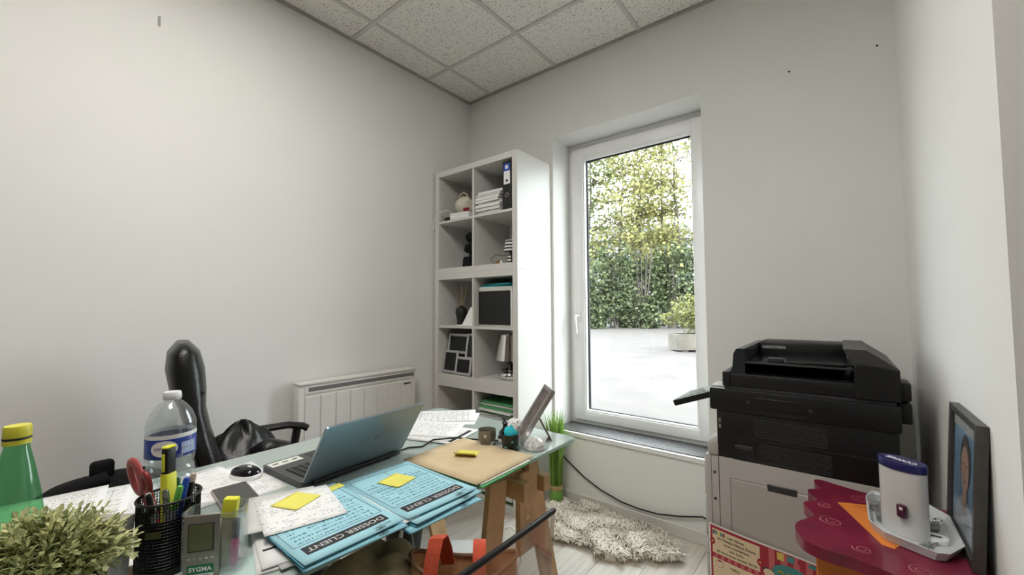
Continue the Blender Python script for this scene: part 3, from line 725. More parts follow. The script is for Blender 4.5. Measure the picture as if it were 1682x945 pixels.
# local: x = along hinge (towards viewer's right = -y world), y = towards hinge (+x world)
lap = mat('laptop_grey', (.06, .06, .062), .4, var=.1, vscale=40)
LW, LD = .178, .235
MB().prism(rrect(-LW, LW, -LD, .004, .012), .003, .019).obj('laptop_base', lap, t)
kb = MB().box(-.155, .155, -.140, -.035, .0186, .0195).obj('keyboard_bed', black_pl, t)
key = MB().box(-.0085, .0085, -.0078, .0078, 0, .0018, .0008, 1).mesh('keycap', black_gl)
for r_ in range(6):
    for c_ in range(15):
        o = bpy.data.objects.new('keycap', key); COL.objects.link(o); o.parent = kb; o.location = (-.144+c_*.0206, -.130+r_*.0174, .0195)
MB().prism(rrect(-.05, .05, -.225, -.155, .004), .0188, .0194).obj('touchpad', dark_gr, t)
MB().box(.07, .168, -.228, -.186, .0188, .0194).obj('palm_sticker', mat('sticker_pale', (.72, .72, .66), .5, var=.05), t)
for k in range(3): MB().box(.08+k*.03, .098+k*.03, -.212, -.204, .0193, .0197).obj('sticker_print', ink, t)
lidm = bpy.data.materials.new('brushed_lid'); lidm.use_nodes = True
_b = lidm.node_tree.nodes['Principled BSDF']; _b.inputs['Metallic'].default_value = .6; _b.inputs['Roughness'].default_value = .3; _b.inputs['Anisotropic'].default_value = .5
_n = lidm.node_tree.nodes.new('ShaderNodeTexNoise'); _tc = lidm.node_tree.nodes.new('ShaderNodeTexCoord'); _mp = lidm.node_tree.nodes.new('ShaderNodeMapping')
_mp.inputs['Scale'].default_value = (4, 300, 300); _r = lidm.node_tree.nodes.new('ShaderNodeValToRGB')
_r.color_ramp.elements[0].color = (.22, .27, .30, 1); _r.color_ramp.elements[1].color = (.29, .345, .375, 1)
for a_, b_ in ((_tc.outputs['Object'], _mp.inputs[0]), (_mp.outputs[0], _n.inputs['Vector']), (_n.outputs['Fac'], _r.inputs[0]), (_r.outputs[0], _b.inputs['Base Color'])): lidm.node_tree.links.new(a_, b_)
TILT = R(33)
lid = MB().prism(rrect(-LW, LW, 0, .206, .010), 0, .006).obj('lid', lidm, t, None, (0, .004, .016), (R(90)-TILT, 0, 0))
# lid local: x along hinge, y up lid, z = toward user (before rot: rot X by 57deg: y->up & +y ; z -> -y)
MB().prism(rrect(-LW+.004, LW-.004, .004, .202, .008), .006, .0075).obj('screen_bezel', black_pl, lid)
MB().prism([(-LW+.012, .02), (LW-.012, .02), (LW-.012, .192), (-LW+.012, .192)], .0075, .008).obj('screen_panel', black_gl, lid)
mb = text_mb('ASUS', .024, .0006, sx=1.25); mb.v = [(-x, y+.105, -.0004-z*.2) for x, y, z in mb.v]
mb.obj('logo_text', mat('logo_silver', (.32, .36, .38), .15, metal=1, var=.05), lid)
MB().tube([(-.15, .006, .012), (.15, .006, .012)], .006, 10).obj('hinge_bar', black_pl, t)

# power cable across desk
tag(MB().tube([(1.105, -1.482, DZ+.006), (1.10, -1.44, DZ+.0045), (1.13, -1.40, DZ+.004), (1.12, -1.34, DZ+.012), (1.17, -1.27, DZ+.012), (1.22, -1.235, DZ+.008), (1.262, -1.205, DZ+.004), (1.30, -1.18, DZ+.004), (1.33, -1.16, DZ+.004)], .0032, 8).obj('laptop_cable', black_pl, smooth=60), 'black laptop power cable running across the desktop', 'cable')

# papers at the back of the desk
rs = random.Random(2)
for k, (x_, y_, rz, m, lb) in enumerate(((.90, -1.075, -.95, paper, 'loose white page at the bottom of the paper heap at the far desk end'), (.865, -1.05, -.80, pr_form, 'printed form on top of the paper heap at the far desk end'),
        (1.00, -1.275, -1.25, paper_g, 'greyish page under the printed leaflets behind the laptop lid'), (1.035, -1.255, -1.33, pr_txt, 'printed leaflet with black headline behind the laptop lid'), (.965, -1.245, -1.05, pr_txt, 'printed page tucked between laptop lid and leaflet'))):
    pg = sheet('loose_page', lb, 'paper', x_, y_, DZ+.0012*k, .205, .292, rz, m, curl=.004)
    if k == 3: MB().box(-.08, .08, .112, .128, .0009, .0014).obj('headline_strip', ink, pg)

# beige envelope + green folder under it
tag(MB().prism([(-.12, -.165), (.12, -.165), (.12, .165), (-.12, .165)], 0, .004).obj('green_folder', green_f, loc=(1.372, -1.405, DZ), rot=(0, 0, R(-90)+.03)), 'green folder lying under the beige envelope', 'folder')
tag(MB().prism([(-.12, -.165), (.12, -.165), (.12, .165), (-.12, .165)], 0, .004).obj('white_folder', paper, loc=(1.365, -1.395, DZ+.0042), rot=(0, 0, R(-90)+.0)), 'thin white folder between envelope and green folder', 'folder')
env = sheet('beige_envelope', 'large beige paper envelope near the candle holders', 'envelope', 1.362, -1.392, DZ+.009, .285, .325, R(-90)+.02, mat('kraft', (.62, .49, .31), .8, var=.07, vscale=14, spec=.2), th=.004)
sheet('sticky_note', 'curled yellow sticky note on the beige envelope', 'note', 1.335, -1.375, DZ+.0135, .075, .075, R(-62), yellow_n, curl_fn=lambda u, v: .020*max(0, u-.55)**2*4, th=.0004)

# dossier folders
DOS = mat('dossier_blue', (.26, .55, .66), .55, var=.03, vscale=20, spec=.3)
DOS2 = mat('dossier_inner', (.12, .36, .48), .55, var=.05, vscale=20, spec=.3)
dband = None
def dossier(label, cx, cy, z, rz, form=True, curl=.0):
    t = thing('client_folder', label, 'folder', (cx, cy, z), rz, group='blue client folders')
    w_, h_ = .222, .318
    cf = lambda u, v: curl*(max(0, v-.6)**2)*3*(.3+abs(u-.3))+.003
    def surf(x, y, dz): return (x, y, .0012+cf(x/w_+.5, y/h_+.5)+dz)
    MB().sheet(lambda u, v: surf((u-.5)*w_, (v-.5)*h_, 0), 8, 12, .003).obj('folder_cover', pr_blue if form else DOS, t, 180)
    MB().sheet(lambda u, v: ((u-.5)*w_*.98+.004, (v-.5)*h_-.004, .0012), 2, 2, .0012).obj('folder_inside', DOS2, t)
    # title band + lettering
    MB().sheet(lambda u, v: surf(-.092+u*.184, .096+v*.034, .0006), 8, 4, .0003).obj('title_band', ink, t)
    mb = text_mb('DOSSIER CLIENT', .0225, .0003, sx=1.02, bold=.0004)
    mb.v = [surf(x, y+.113, .0010) for x, y, zz in mb.v]; mb.obj('title_text', ink_w, t)
    mb = text_mb('PROJEFI', .0085, .0002, sx=1.5); mb.v = [surf(x-.066, y+.142, .0006) for x, y, zz in mb.v]; mb.obj('company_text', ink, t)
    mb = MB()
    for k in range(2):
        cxk = -.060+k*.008
        q = [(cxk-.008, .152), (cxk, .1565), (cxk+.008, .152), (cxk, .1475)]
        for a, b_ in zip(q, q[1:]+q[:1]):
            mb.tube([surf(*a, .0008), surf(*b_, .0008)], .0005, 4)
    mb.obj('company_emblem', ink, t)
    # ruled form lines
    mb = MB()
    for yy in (.085, -.03, -.135):
        mb.sheet(lambda u, v: surf(-.100+u*.200, yy+v*.0009, .0006), 6, 1, .0003)
    for xx in (-.101, .100, -.01):
        y0, y1 = (-.135, .085) if xx != -.01 else (-.135, -.03)
        mb.sheet(lambda u, v: surf(xx+u*.0009, y0+v*(y1-y0), .0006), 1, 8, .0003)
    mb.obj('form_rule', ink, t)
    return t
# right pile
dossier('lowest blue client folder of the right-hand pile, its edge peeking out', 1.422, -1.676, DZ, R(-93), False)
dossier('middle blue client folder of the right-hand pile', 1.410, -1.667, DZ+.007, R(-89), True, .010)
dossier('top blue client folder with a yellow note, beside the beige envelope', 1.392, -1.666, DZ+.0145, R(-92), True, .008)
sheet('sticky_note', 'yellow sticky note on the top right-hand client folder', 'note', 1.340, -1.664, DZ+.0205, .076, .076, R(-78), yellow_n, curl=.004, th=.0004)
# left pile
rs = random.Random(14)
LL = ['crumpled grey page fanned at the bottom of the left pile', 'white page fanned out below the left client folders', 'grey page sticking out at the left of the dossier pile', 'white page with a black mark in the left pile', 'pale page directly below the left client folders', 'white page slipping from the near edge of the pile']
for k, (x_, y_, rz, m) in enumerate(((1.345, -1.920, -1.75, paper_g), (1.352, -1.930, -1.86, paper), (1.355, -1.915, -1.70, paper_g), (1.345, -1.925, -1.82, paper), (1.375, -1.885, -1.62, paper_g), (1.405, -1.862, -1.50, paper))):
    pg = sheet('loose_page', LL[k], 'paper', x_, y_, DZ+.0028*k, .208, .296, rz, m, th=.0024)
    if k == 3: MB().box(.07, .095, .075, .083, .0025, .0030).obj('ink_mark', ink, pg)
zt = DZ+.0175
dossier('lower blue client folder of the left-hand pile', 1.402, -1.900, zt, R(-94), False)
dossier('upper blue client folder of the left-hand pile, under the handwritten letter', 1.391, -1.907, zt+.0062, R(-91), True, .006)
zt += .0125
sheet('letter', 'handwritten white letter lying over the left client folder', 'paper', 1.308, -1.922, zt, .17, .20, R(-104), pr_hand, curl=.006)
sheet('letter', 'greyish crumpled letter sticking out left of the handwritten one', 'paper', 1.275, -1.946, zt-.0010, .150, .20, R(-112), paper_g, curl=.004, th=.0006)
sheet('sticky_note', 'yellow sticky note on the handwritten letter', 'note', 1.270, -1.912, zt+.0022, .082, .078, R(-68), yellow_n, curl=.006, th=.0004)
sheet('sticky_note', 'small yellow sticky note poking from under the letter', 'note', 1.265, -1.812, zt-.0005, .05, .03, R(-85), yellow_n, th=.0004)
# pale card at the near desk edge
sheet('pale_card', 'pale green card sheet at the near desk edge by the clock', 'paper', 1.43, -2.10, DZ, .15, .10, R(-80), mat('card_pale', (.50, .64, .60), .4, var=.03), th=.001)

# keys / pen by laptop
t = thing('pen_drive', 'black pen lying between phone and letters', 'pen', (1.165, -1.885, DZ), rz=1.35)
MB().tube([(-.055, 0, .006), (.05, 0, .006), (.062, 0, .006)], .0055, 10, rf=[.0055, .0055, .002]).obj('pen_barrel', black_gl, t, 60)
MB().box(-.05, -.015, -.002, .002, .0105, .0125).obj('pen_clip', silver, t)
t = thing('key_bunch', 'small bunch of keys with black fob near the laptop corner', 'keys', (1.195, -1.915, DZ), rz=.6)
MB().lathe([(.012, 0), (.012, .012)], 14).obj('key_fob', black_pl, t, 40)
for a in (.3, 1.1):
    m4 = Matrix.Rotation(a, 4, 'Z')
    MB().box(.014, .05, -.004, .004, .002, .004, mtx=m4).box(.010, .020, -.010, .010, .002, .004, mtx=m4).obj('key', silver, t)

# candle holders, bird, flower, crystal ball, leaning frame
sm_glass = clear_mat('smoked_glass', (.42, .40, .33), .12, .05, body=(.30, .28, .22), fill=.35)
t = thing('candle_holder', 'smoky glass candle holder beside the beige envelope', 'candle holder', (1.305, -1.240, DZ))
MB().lathe([(.030, 0), (.032, .004), (.033, .062), (.0305, .062), (.0295, .006)], 28, cap=False).lathe([(.031, 0), (.031, .005)], 28).obj('glass_cup', sm_glass, t, 50)
MB().lathe([(.027, .006), (.027, .03)], 24).obj('wax', mat('wax_grey', (.30, .28, .24), .5, var=.1), t)
rs = random.Random(9)
for k in range(9):
    a = k*.75; MB().lathe([(.006, 0), (.004, .0012)], 6, mtx=Matrix.Translation((.033*math.cos(a), .033*math.sin(a), .018+.026*(k % 2))) @ Matrix.Rotation(a, 4, 'Z') @ Matrix.Rotation(PI/2, 4, 'Y')).obj('etched_dot', mat('etch', (.55, .54, .48), .6, var=.1), t)
t = thing('candle_holder', 'black glass candle holder with turquoise tissue inside', 'candle holder', (1.402, -1.222, DZ))
MB().lathe([(.027, 0), (.030, .004), (.034, .060), (.031, .060), (.028, .008)], 28, cap=False).lathe([(.028, 0), (.028, .008)], 28).obj('glass_cup', mat('black_glass', (.012, .02, .018), .08, var=.3), t, 50)
v_, f_ = lump(16, 9, .025, .025, .031, .09, rs); MB().add([(a, b_, c_+.022) for a, b_, c_ in v_], f_).obj('tissue', mat('turquoise', (.02, .50, .58), .7, var=.35, vscale=60), t, 40)
for k in range(8):
    a = k*.8; MB().lathe([(.006, 0), (.004, .0012)], 6, mtx=Matrix.Translation((.0315*math.cos(a), .0315*math.sin(a), .016+.022*(k % 2))) @ Matrix.Rotation(a, 4, 'Z') @ Matrix.Rotation(PI/2, 4, 'Y')).obj('etched_dot', mat('etch_green', (.10, .28, .25), .6, var=.2), t)
t = thing('bird_ornament', 'small black and white patterned bird ornament between candle holders', 'ornament', (1.333, -1.168, DZ), rz=.4)
MB().lathe([(.018, 0), (.027, .006), (.029, .022), (.022, .042), (.010, .056), (.009, .066), (.013, .074), (.004, .084)], 20).obj('bird_body', mat('bird_black', (.02, .02, .02), .3, var=.2), t, 60)
MB().add([(.0, -.003, .078), (.0, .003, .078), (-.018, 0, .094), (.004, 0, .086)], [(0, 1, 2), (0, 2, 3), (1, 3, 2), (0, 3, 1)]).obj('crest', MATS['bird_black'], t)
MB().lathe([(.0262, .001), (.0285, .006), (.0302, .016), (.0285, .020)], 20, cap=False).obj('white_belly', ink_w, t, 60)
for k in range(8):
    a = k*.785; MB().lathe([(.005, 0), (.003, .0012)], 6, mtx=Matrix.Translation((.026*math.cos(a), .026*math.sin(a), .034)) @ Matrix.Rotation(a, 4, 'Z') @ Matrix.Rotation(PI/2, 4, 'Y')).obj('white_dot', ink_w, t)
t = thing('paper_flower', 'white fluffy paper flower beside the leaning frame', 'flower', (1.315, -1.095, DZ))
fl = MB(); rs = random.Random(6)
for k in range(150):
    a = rs.uniform(0, 2*PI); e = rs.uniform(-.3, 1.4); d = Vector((math.cos(a)*math.cos(e), math.sin(a)*math.cos(e), math.sin(e)))
    o_ = d.orthogonal().normalized()*.011; c0 = Vector((0, 0, .03)); p = c0+d*.036
    if p.z < .003: p.z = .003
    q1 = p+o_+d*.003; q2 = p-o_+d*.003; q3 = p+d*.009
    o2 = d.cross(o_); rw = d*rs.uniform(-.008, .008); q = [p-o_-o2*.6, p+o_-o2*.6+rw, p+o_+o2*.8+rw, p-o_+o2*.8]; q = [Vector((v.x, v.y, max(.001, v.z))) for v in q]
    fl.add(q, [(0, 1, 2, 3)])
fl.obj('petals', mat('petal_white', (.88, .87, .84), .8, var=.05), t)
MB().lathe([(.012, 0), (.01, .03)], 10).obj('flower_core', mat('core_olive', (.25, .24, .12), .8, var=.2), t)
crys = mat('crystal', (.78, .77, .72), .12, metal=.25, var=.35, vscale=70, coat=.5)
t = thing('crystal_paperweight', 'faceted crystal dome paperweight near the desk corner', 'paperweight', (1.462, -1.158, DZ))
MB().lathe([(.036, 0), (.040, .006), (.038, .018), (.030, .031), (.017, .040), (.004, .042)], 16).obj('crystal_dome', crys, t)
t = thing('leaning_frame', 'silver photo frame leaning back on its brown strut at the desk corner', 'photo frame', (1.356, -1.118, DZ+.0045), rz=R(47))
# local: frame faces -x; plane leans to +x
TL_ = Matrix.Rotation(R(33), 4, 'Y')
fm = mat('frame_grey', (.50, .49, .47), .3, metal=.7, var=.08)
FW, FH = .062, .232
f = MB().box(-.006, .012, -FW, -FW+.016, .003, FH, .002, 1, TL_).box(-.006, .012, FW-.016, FW, .003, FH, .002, 1, TL_).box(-.006, .012, -FW+.016, FW-.016, .003, .02, .002, 1, TL_).box(-.006, .012, -FW+.016, FW-.016, FH-.017, FH, .002, 1, TL_).obj('frame_border', fm, t)
MB().box(-.001, .002, -FW+.015, FW-.015, .018, FH-.015, 0, 1, TL_).obj('photo', mat('photo_mix', (.16, .13, .12), .3, var=.6, vscale=25), f)
MB().box(.002, .010, -FW+.015, FW-.015, .018, FH-.015, 0, 1, TL_).obj('back_board', mat('frame_back', (.20, .17, .14), .7, var=.1), t)
MB().add([(.072, -.02, .095), (.072, .02, .095), (.125, .028, -.004), (.125, -.028, -.004), (.077, -.02, .095), (.077, .02, .095), (.130, .028, -.004), (.130, -.028, -.004)], [(0, 1, 2, 3), (7, 6, 5, 4), (0, 4, 5, 1), (1, 5, 6, 2), (2, 6, 7, 3), (3, 7, 4, 0)]).obj('strut', mat('strut_brown', (.23, .17, .12), .7, var=.1), t)

# ================================================================== LEFT END OF THE DESK
grn = clear_mat('green_pet', (.46, .80, .54), .05, .04, body=(.05, .34, .14), fill=.16)
t = thing('green_bottle', 'green plastic bottle with a yellow cap behind the plant', 'bottle', (1.281, -2.370, DZ))
t.scale = (.82, .82, 1)
MB().lathe([(.03, 0), (.043, .004), (.046, .02), (.046, .125), (.044, .16), (.036, .21), (.026, .255), (.018, .285), (.0165, .30), (.0165, .305)], 32, cap=False).lathe([(.030, 0), (.02, .006)], 32).obj('bottle_body', grn, t, 60)
cp = mat('cap_yellow', (.66, .62, .06), .4, var=.05)
MB().lathe([(.0195, .296), (.020, .298), (.020, .318), (.0185, .321)], 30).obj('cap', cp, t, 40)
MB().lathe([(.0203, .299), (.0203, .3025)], 30).obj('cap_ring_gap', ink, t)
MB().lathe([(.0203, .291), (.0200, .2975)], 30).obj('cap_ring', cp, t)
MB().lathe([(.0455, .004), (.0455, .055)], 28).obj('water', clear_mat('green_water', (.45, .80, .55), .03, .02), t)

# potted plant
t = thing('artificial_plant', 'small leafy olive-green plant in a woven pot at the desk edge', 'plant', (1.428, -2.350, DZ))
pm = mat('wicker', (.42, .33, .22), .8, var=.3, vscale=60, bump=.8, bscale=90)
MB().lathe([(.044, 0), (.052, .02), (.058, .09), (.059, .142), (.053, .142), (.050, .12)], 24).obj('woven_pot', pm, t, 60)
sp = leaf_mat('leaf_olive', (.12, .155, .045), (.80, .80, .42))
fb = MB(); stb = MB(); rnd2 = random.Random(17)
def oval_leaf(mb, p, d, s, wdt):
    up = Vector((0, 0, 1)); x = d.cross(up)
    if x.length < .05: x = Vector((1, 0, 0))
    x.normalize(); nrm = x.cross(d)
    pts = [p, p+d*s*.35+x*wdt*.42, p+d*s*.75+x*wdt*.5+nrm*.001, p+d*s, p+d*s*.75-x*wdt*.5+nrm*.001, p+d*s*.35-x*wdt*.42]
    mb.add(pts, [(0, 1, 2, 3), (0, 3, 4, 5)])
for k in range(270):
    a = rnd2.uniform(0, 2*PI); el = math.asin(rnd2.uniform(.02, 1)); L_ = rnd2.uniform(.048, .078)
    d = Vector((math.cos(a)*math.cos(el), math.sin(a)*math.cos(el), math.sin(el)*.95))
    b0 = Vector((d.x*.028, d.y*.028, .138)); n = 7
    side = d.orthogonal().normalized()
    for j in range(2, n+1):
        p = b0+d*L_*j/n+Vector((0, 0, -.012*(j/n)**2*math.cos(el)))
        for s_ in range(3):
            q = d.orthogonal().normalized(); q.rotate(Matrix.Rotation(j*1.2+s_*2.09+k, 3, d))
            dd = (d*.65+q*.9).normalized(); oval_leaf(fb, p, dd, rnd2.uniform(.011, .017), rnd2.uniform(.005, .0075))
    oval_leaf(fb, b0+d*L_, d, .014, .006)
    stb.tube([b0-d*.02, b0+d*L_*.5, b0+d*L_], .0011, 4)
tag(fb.obj('foliage', sp, t), kind='stuff'); stb.obj('stems', mat('stem_olive', (.22, .24, .08), .7, var=.2), t)

# thick box frame behind the plant
t = thing('box_frame', 'thick grey wooden box frame standing behind the plant', 'photo frame', (1.241, -2.303, DZ), rz=R(42))
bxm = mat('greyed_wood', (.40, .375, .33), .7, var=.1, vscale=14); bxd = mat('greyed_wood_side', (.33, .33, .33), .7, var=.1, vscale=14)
TB = Matrix.Rotation(R(-7), 4, 'X')
MB().box(-.085, .085, -.02, .025, .108, .124, .001, 1, TB).obj('top_board', bxm, t); MB().box(-.085, .085, -.02, .025, .003, .018, .001, 1, TB).obj('bottom_board', bxm, t)
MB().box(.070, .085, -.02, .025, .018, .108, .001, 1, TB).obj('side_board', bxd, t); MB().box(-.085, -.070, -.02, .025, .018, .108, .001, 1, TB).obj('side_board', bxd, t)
MB().box(-.070, .070, .012, .018, .018, .108, 0, 1, TB).obj('back_panel', blk_fab, t)
t = tag(MB().lathe([(.024, 0), (.024, .006)], 24).obj('cork_coaster', mat('cork', (.30, .22, .16), .9, var=.2, vscale=60), loc=(1.262, -2.222, DZ+.0006)), 'round brown cork coaster beside the box frame', 'coaster')

# papers at left
for k, (x_, y_, rz, m, lb) in enumerate(((.93, -2.175, -1.50, paper, 'white page nearest the pen cup in the left paper heap'), (.90, -2.195, -1.62, pr_txt, 'creased printed page in the middle of the left paper heap'), (.83, -2.255, -1.85, pr_form, 'printed form with a dark photo box in the left paper heap'), (.80, -2.30, -1.75, pr_txt, 'printed page at the far left of the paper heap, behind the bottle'))):
    pg = sheet('loose_page', lb, 'paper', x_, y_, DZ+.0014*k, .205, .292, rz, m, curl=.006)
    if k == 2: MB().box(-.075, -.035, .085, .112, .0009, .0015).obj('dark_photo', dark_gr, pg); MB().box(-.09, .09, .052, .0535, .0009, .0014).obj('rule_line', ink, pg)
sheet('loose_page', 'white page lying under the box frame and cork coaster', 'paper', 1.23, -2.235, DZ, .12, .20, -2.2, paper, th=.0004)

# water bottle
wat = clear_mat('clear_pet', (.93, .95, .95), .10, .06, body=(.75, .78, .78), fill=.10)
t = thing('water_bottle', 'clear plastic water bottle with a blue and white label', 'bottle', (1.132, -2.135, DZ), rz=R(77))
prof = [(.034, 0), (.043, .006)]
for k in range(7): z0 = .015+k*.021; prof += [(.0440, z0), (.0455, z0+.006), (.0455, z0+.010), (.0415, z0+.016)]
prof += [(.0455, .168), (.0462, .175), (.0462, .248), (.0445, .256), (.038, .275), (.026, .292), (.0155, .302), (.0145, .308), (.0145, .318)]
MB().lathe(prof, 40, cap=False).lathe([(.034, 0), (.01, .008)], 40).obj('bottle_body', wat, t, 35)
MB().lathe([(.0165, .304), (.0175, .306), (.0175, .313), (.0165, .319), (.0155, .321)], 24).obj('neck_finish', mat('neck_white', (.75, .75, .74), .3, var=.02), t, 40)
lblm = mat('label_navy', (.02, .05, .28), .35, var=.15, vscale=30)
def cyl_band(r_, z0, z1, a0, a1, n=24):
    mb = MB(); vs_ = []; fs = []
    for i in range(n+1):
        a = a0+(a1-a0)*i/n
        vs_ += [(r_*math.sin(a), -r_*math.cos(a), z0), (r_*math.sin(a), -r_*math.cos(a), z1)]
    for i in range(n): fs.append((2*i, 2*i+2, 2*i+3, 2*i+1))
    return mb.add(vs_, fs)
MB().lathe([(.0464, .180), (.0468, .181), (.0468, .222), (.0464, .223)], 40, cap=False).obj('label_wrap', lblm, t, 60)
cyl_band(.0470, .223, .232, -3.2, 3.2, 40).obj('label_white_top', ink_w, t, 60)
cyl_band(.0471, .186, .212, .42, 1.15, 10).obj('label_data', mat('label_print', (.38, .44, .62), .5, var=.5, vscale=250), t, 60)
def ell_wrap(r_, cx, cz, ax, az, n=28):
    vs_ = []; fs = []
    for k in range(n+1):
        u = -1+2*k/n; a = cx+ax*u; h_ = az*math.sqrt(max(0, 1-u*u)); vs_ += [(r_*math.sin(a), -r_*math.cos(a), cz-h_), (r_*math.sin(a), -r_*math.cos(a), cz+h_)]
    return MB().add(vs_, [(2*k, 2*k+2, 2*k+3, 2*k+1) for k in range(n)])
ell_wrap(.0472, -.25, .203, .54, .017).obj('label_oval', ink_w, t)
def wrap_txt(body, size, r_, ca, cz, sx=1.0, bold=0):
    mb = text_mb(body, size, .0002, bend=r_, sx=sx, bold=bold); ca_ = Matrix.Rotation(ca, 3, 'Z')
    mb.v = [tuple(ca_ @ Vector((x, y, z+cz))) for x, y, z in mb.v]; return mb
wrap_txt('CRISTALINE', .0085, .0475, -.25, .203, .82).obj('label_text', lblm, t)
wrap_txt('1,5 L', .0062, .0473, .38, .184).obj('label_volume', ink_w, t)
MB().lathe([(.0405, .004), (.042, .015), (.042, .16)], 32).obj('water', clear_mat('water_clear', (.90, .93, .93), .02, .02), t)

# mesh pen cup
t = thing('pen_cup', 'black wire-mesh pen cup beside the water bottle', 'pen holder', (1.277, -2.166, DZ))
t.scale = (1.1, 1.1, 1.08)
me_ = MB().lathe([(.0455, .004+.121*k/22) for k in range(23)], 64, cap=False).obj('mesh_wall', mat('mesh_black', (.012, .012, .013), .35, metal=.5, var=.1), t)
wf = me_.modifiers.new('wire', 'WIREFRAME'); wf.thickness = .0022; wf.use_even_offset = False
MB().lathe([(.0475, 0), (.0475, .012), (.045, .012)], 48).obj('cup_base', black_pl, t, 40)
mb = MB(); mb.tube([(.0462*math.cos(a*PI/24), .0462*math.sin(a*PI/24), .126) for a in range(49)], .0026, 8, cap=False); mb.obj('cup_rim', black_pl, t, 60)
MB().lathe([(.0435, .010), (.0435, .095)], 40, cap=False).obj('cup_liner', black_pl, t, 60)
ML = Matrix.Rotation(.9, 4, 'Z')
MB().box(-.012, .012, -.0466, -.0458, .07, .082, 0, 1, ML).obj('name_plate', mat('plate_olive', (.06, .055, .02), .4, var=.1), t)
CUP = Vector((1.277, -2.166, DZ+.0012))
def pen(name, label, cat, base, top, r_, m, cap_m=None, cap_u=.7, grp=None):
    b_ = Vector(base)+CUP; tp = Vector(top)+CUP; d = tp-b_; L_ = d.length
    o = thing(name, label, cat, b_, group=grp); o.rotation_euler = d.to_track_quat('Z', 'Y').to_euler()
    MB().lathe([(r_*.35, 0), (r_*.9, .012), (r_, .02), (r_, L_*cap_u)], 14).obj('pen_barrel', m, o, 40)
    MB().lathe([(r_*1.12, L_*cap_u), (r_*1.12, L_-.004), (r_*.8, L_)], 14).obj('pen_cap', cap_m or m, o, 40)
    return o
pc = lambda n_, c: mat('pen_'+n_, c, .3, var=.05)
pen('ballpoint_pen', 'red pen leaning to the left in the mesh cup', 'pen', (.00, .0, .013), (-.024, -.030, .150), .0055, pc('red', (.50, .02, .02)))
pen('ballpoint_pen', 'blue pen standing right of the highlighter', 'pen', (.012, .0, .013), (.022, .022, .168), .0052, pc('blue', (.02, .07, .38)))
pen('ballpoint_pen', 'white and black pen at the front of the mesh cup', 'pen', (-.012, -.01, .013), (.004, -.034, .148), .0050, pc('white', (.70, .70, .70)), pc('black', (.02, .02, .02)))
pen('ballpoint_pen', 'dark green pen at the back of the mesh cup', 'pen', (.0, .014, .013), (-.018, .016, .160), .0050, pc('dgreen', (.02, .10, .05)))
pen('ballpoint_pen', 'green-capped pen on the right of the mesh cup', 'pen', (.01, -.012, .013), (.038, .008, .160), .0052, pc('clear', (.45, .47, .48)), pc('green', (.14, .45, .08)))
pen('ballpoint_pen', 'silver pen at the right rim of the mesh cup', 'pen', (.015, .004, .013), (.030, -.014, .158), .0052, pc('grey', (.42, .43, .44)), silver)
pen('ballpoint_pen', 'teal-tipped pen beside the red pen', 'pen', (-.014, .004, .013), (-.012, -.032, .146), .0048, pc('teal', (.04, .30, .30)), pc('white2', (.68, .70, .70)))
pen('ballpoint_pen', 'beige-ended pen at the back right of the mesh cup', 'pen', (.006, .016, .013), (.018, .034, .172), .0052, pc('black2', (.02, .02, .02)), pc('beige', (.55, .43, .36)), .9)
# highlighter, standing tall
b_ = CUP+Vector((-.004, .002, .013)); tp = CUP+Vector((-.010, -.002, .232)); 
t = thing('highlighter', 'tall yellow highlighter with black band in the mesh cup', 'highlighter', b_); t.rotation_euler = (tp-b_).to_track_quat('Z', 'Y').to_euler()
hy = mat('highlighter_yellow', (.76, .74, .05), .35, var=.04)
MB().box(-.012, .012, -.008, .008, 0, .165, .003).obj('pen_body', hy, t, 40); MB().box(-.010, .010, -.007, .007, .165, .214, .002).obj('black_band', black_pl, t, 40)
MB().box(-.0105, .0105, -.0073, .0073, .214, .219, .002, 1).obj('end_cap', hy, t); MB().box(.0105, .014, -.003, .003, .170, .205, .001, 1).obj('clip', hy, t)
MB().box(-.014, .002, -.0105, -.0075, .10, .155, .001, 1).obj('cap_clip', hy, t)
# scissors
t = thing('scissors', 'red-handled scissors leaning in the mesh cup', 'scissors', CUP+Vector((-.016, -.008, .013)), rot=(R(8), R(-10), R(15)))
rh = mat('handle_red', (.42, .09, .09), .45, var=.08)
def ring(cx, cz, rx, rz_, tilt=0): return [(cx+rx*math.cos(a*PI/14)*math.cos(tilt)-rz_*math.sin(a*PI/14)*math.sin(tilt), 0, cz+rx*math.cos(a*PI/14)*math.sin(tilt)+rz_*math.sin(a*PI/14)*math.cos(tilt)) for a in range(29)]
MB().tube(ring(-.018, .165, .0155, .032, .12), .006, 8, cap=False, flat=1.5).obj('handle_loop', rh, t, 60)
MB().tube(ring(.010, .150, .010, .020, -.2), .005, 8, cap=False, flat=1.4).obj('handle_loop', mat('handle_dark', (.28, .035, .04), .4, var=.1), t, 60)
MB().tube([(-.010, 0, .135), (-.002, 0, .115), (.0, 0, .10)], .006, 8, flat=.8).obj('handle_neck', rh, t, 60)
MB().add([(-.005, -.001, .105), (.005, -.001, .105), (.001, -.001, 0), (-.005, .001, .105), (.005, .001, .105), (.001, .001, 0)], [(0, 1, 2), (5, 4, 3), (0, 3, 4, 1), (1, 4, 5, 2), (2, 5, 3, 0)]).obj('blade', silver, t)

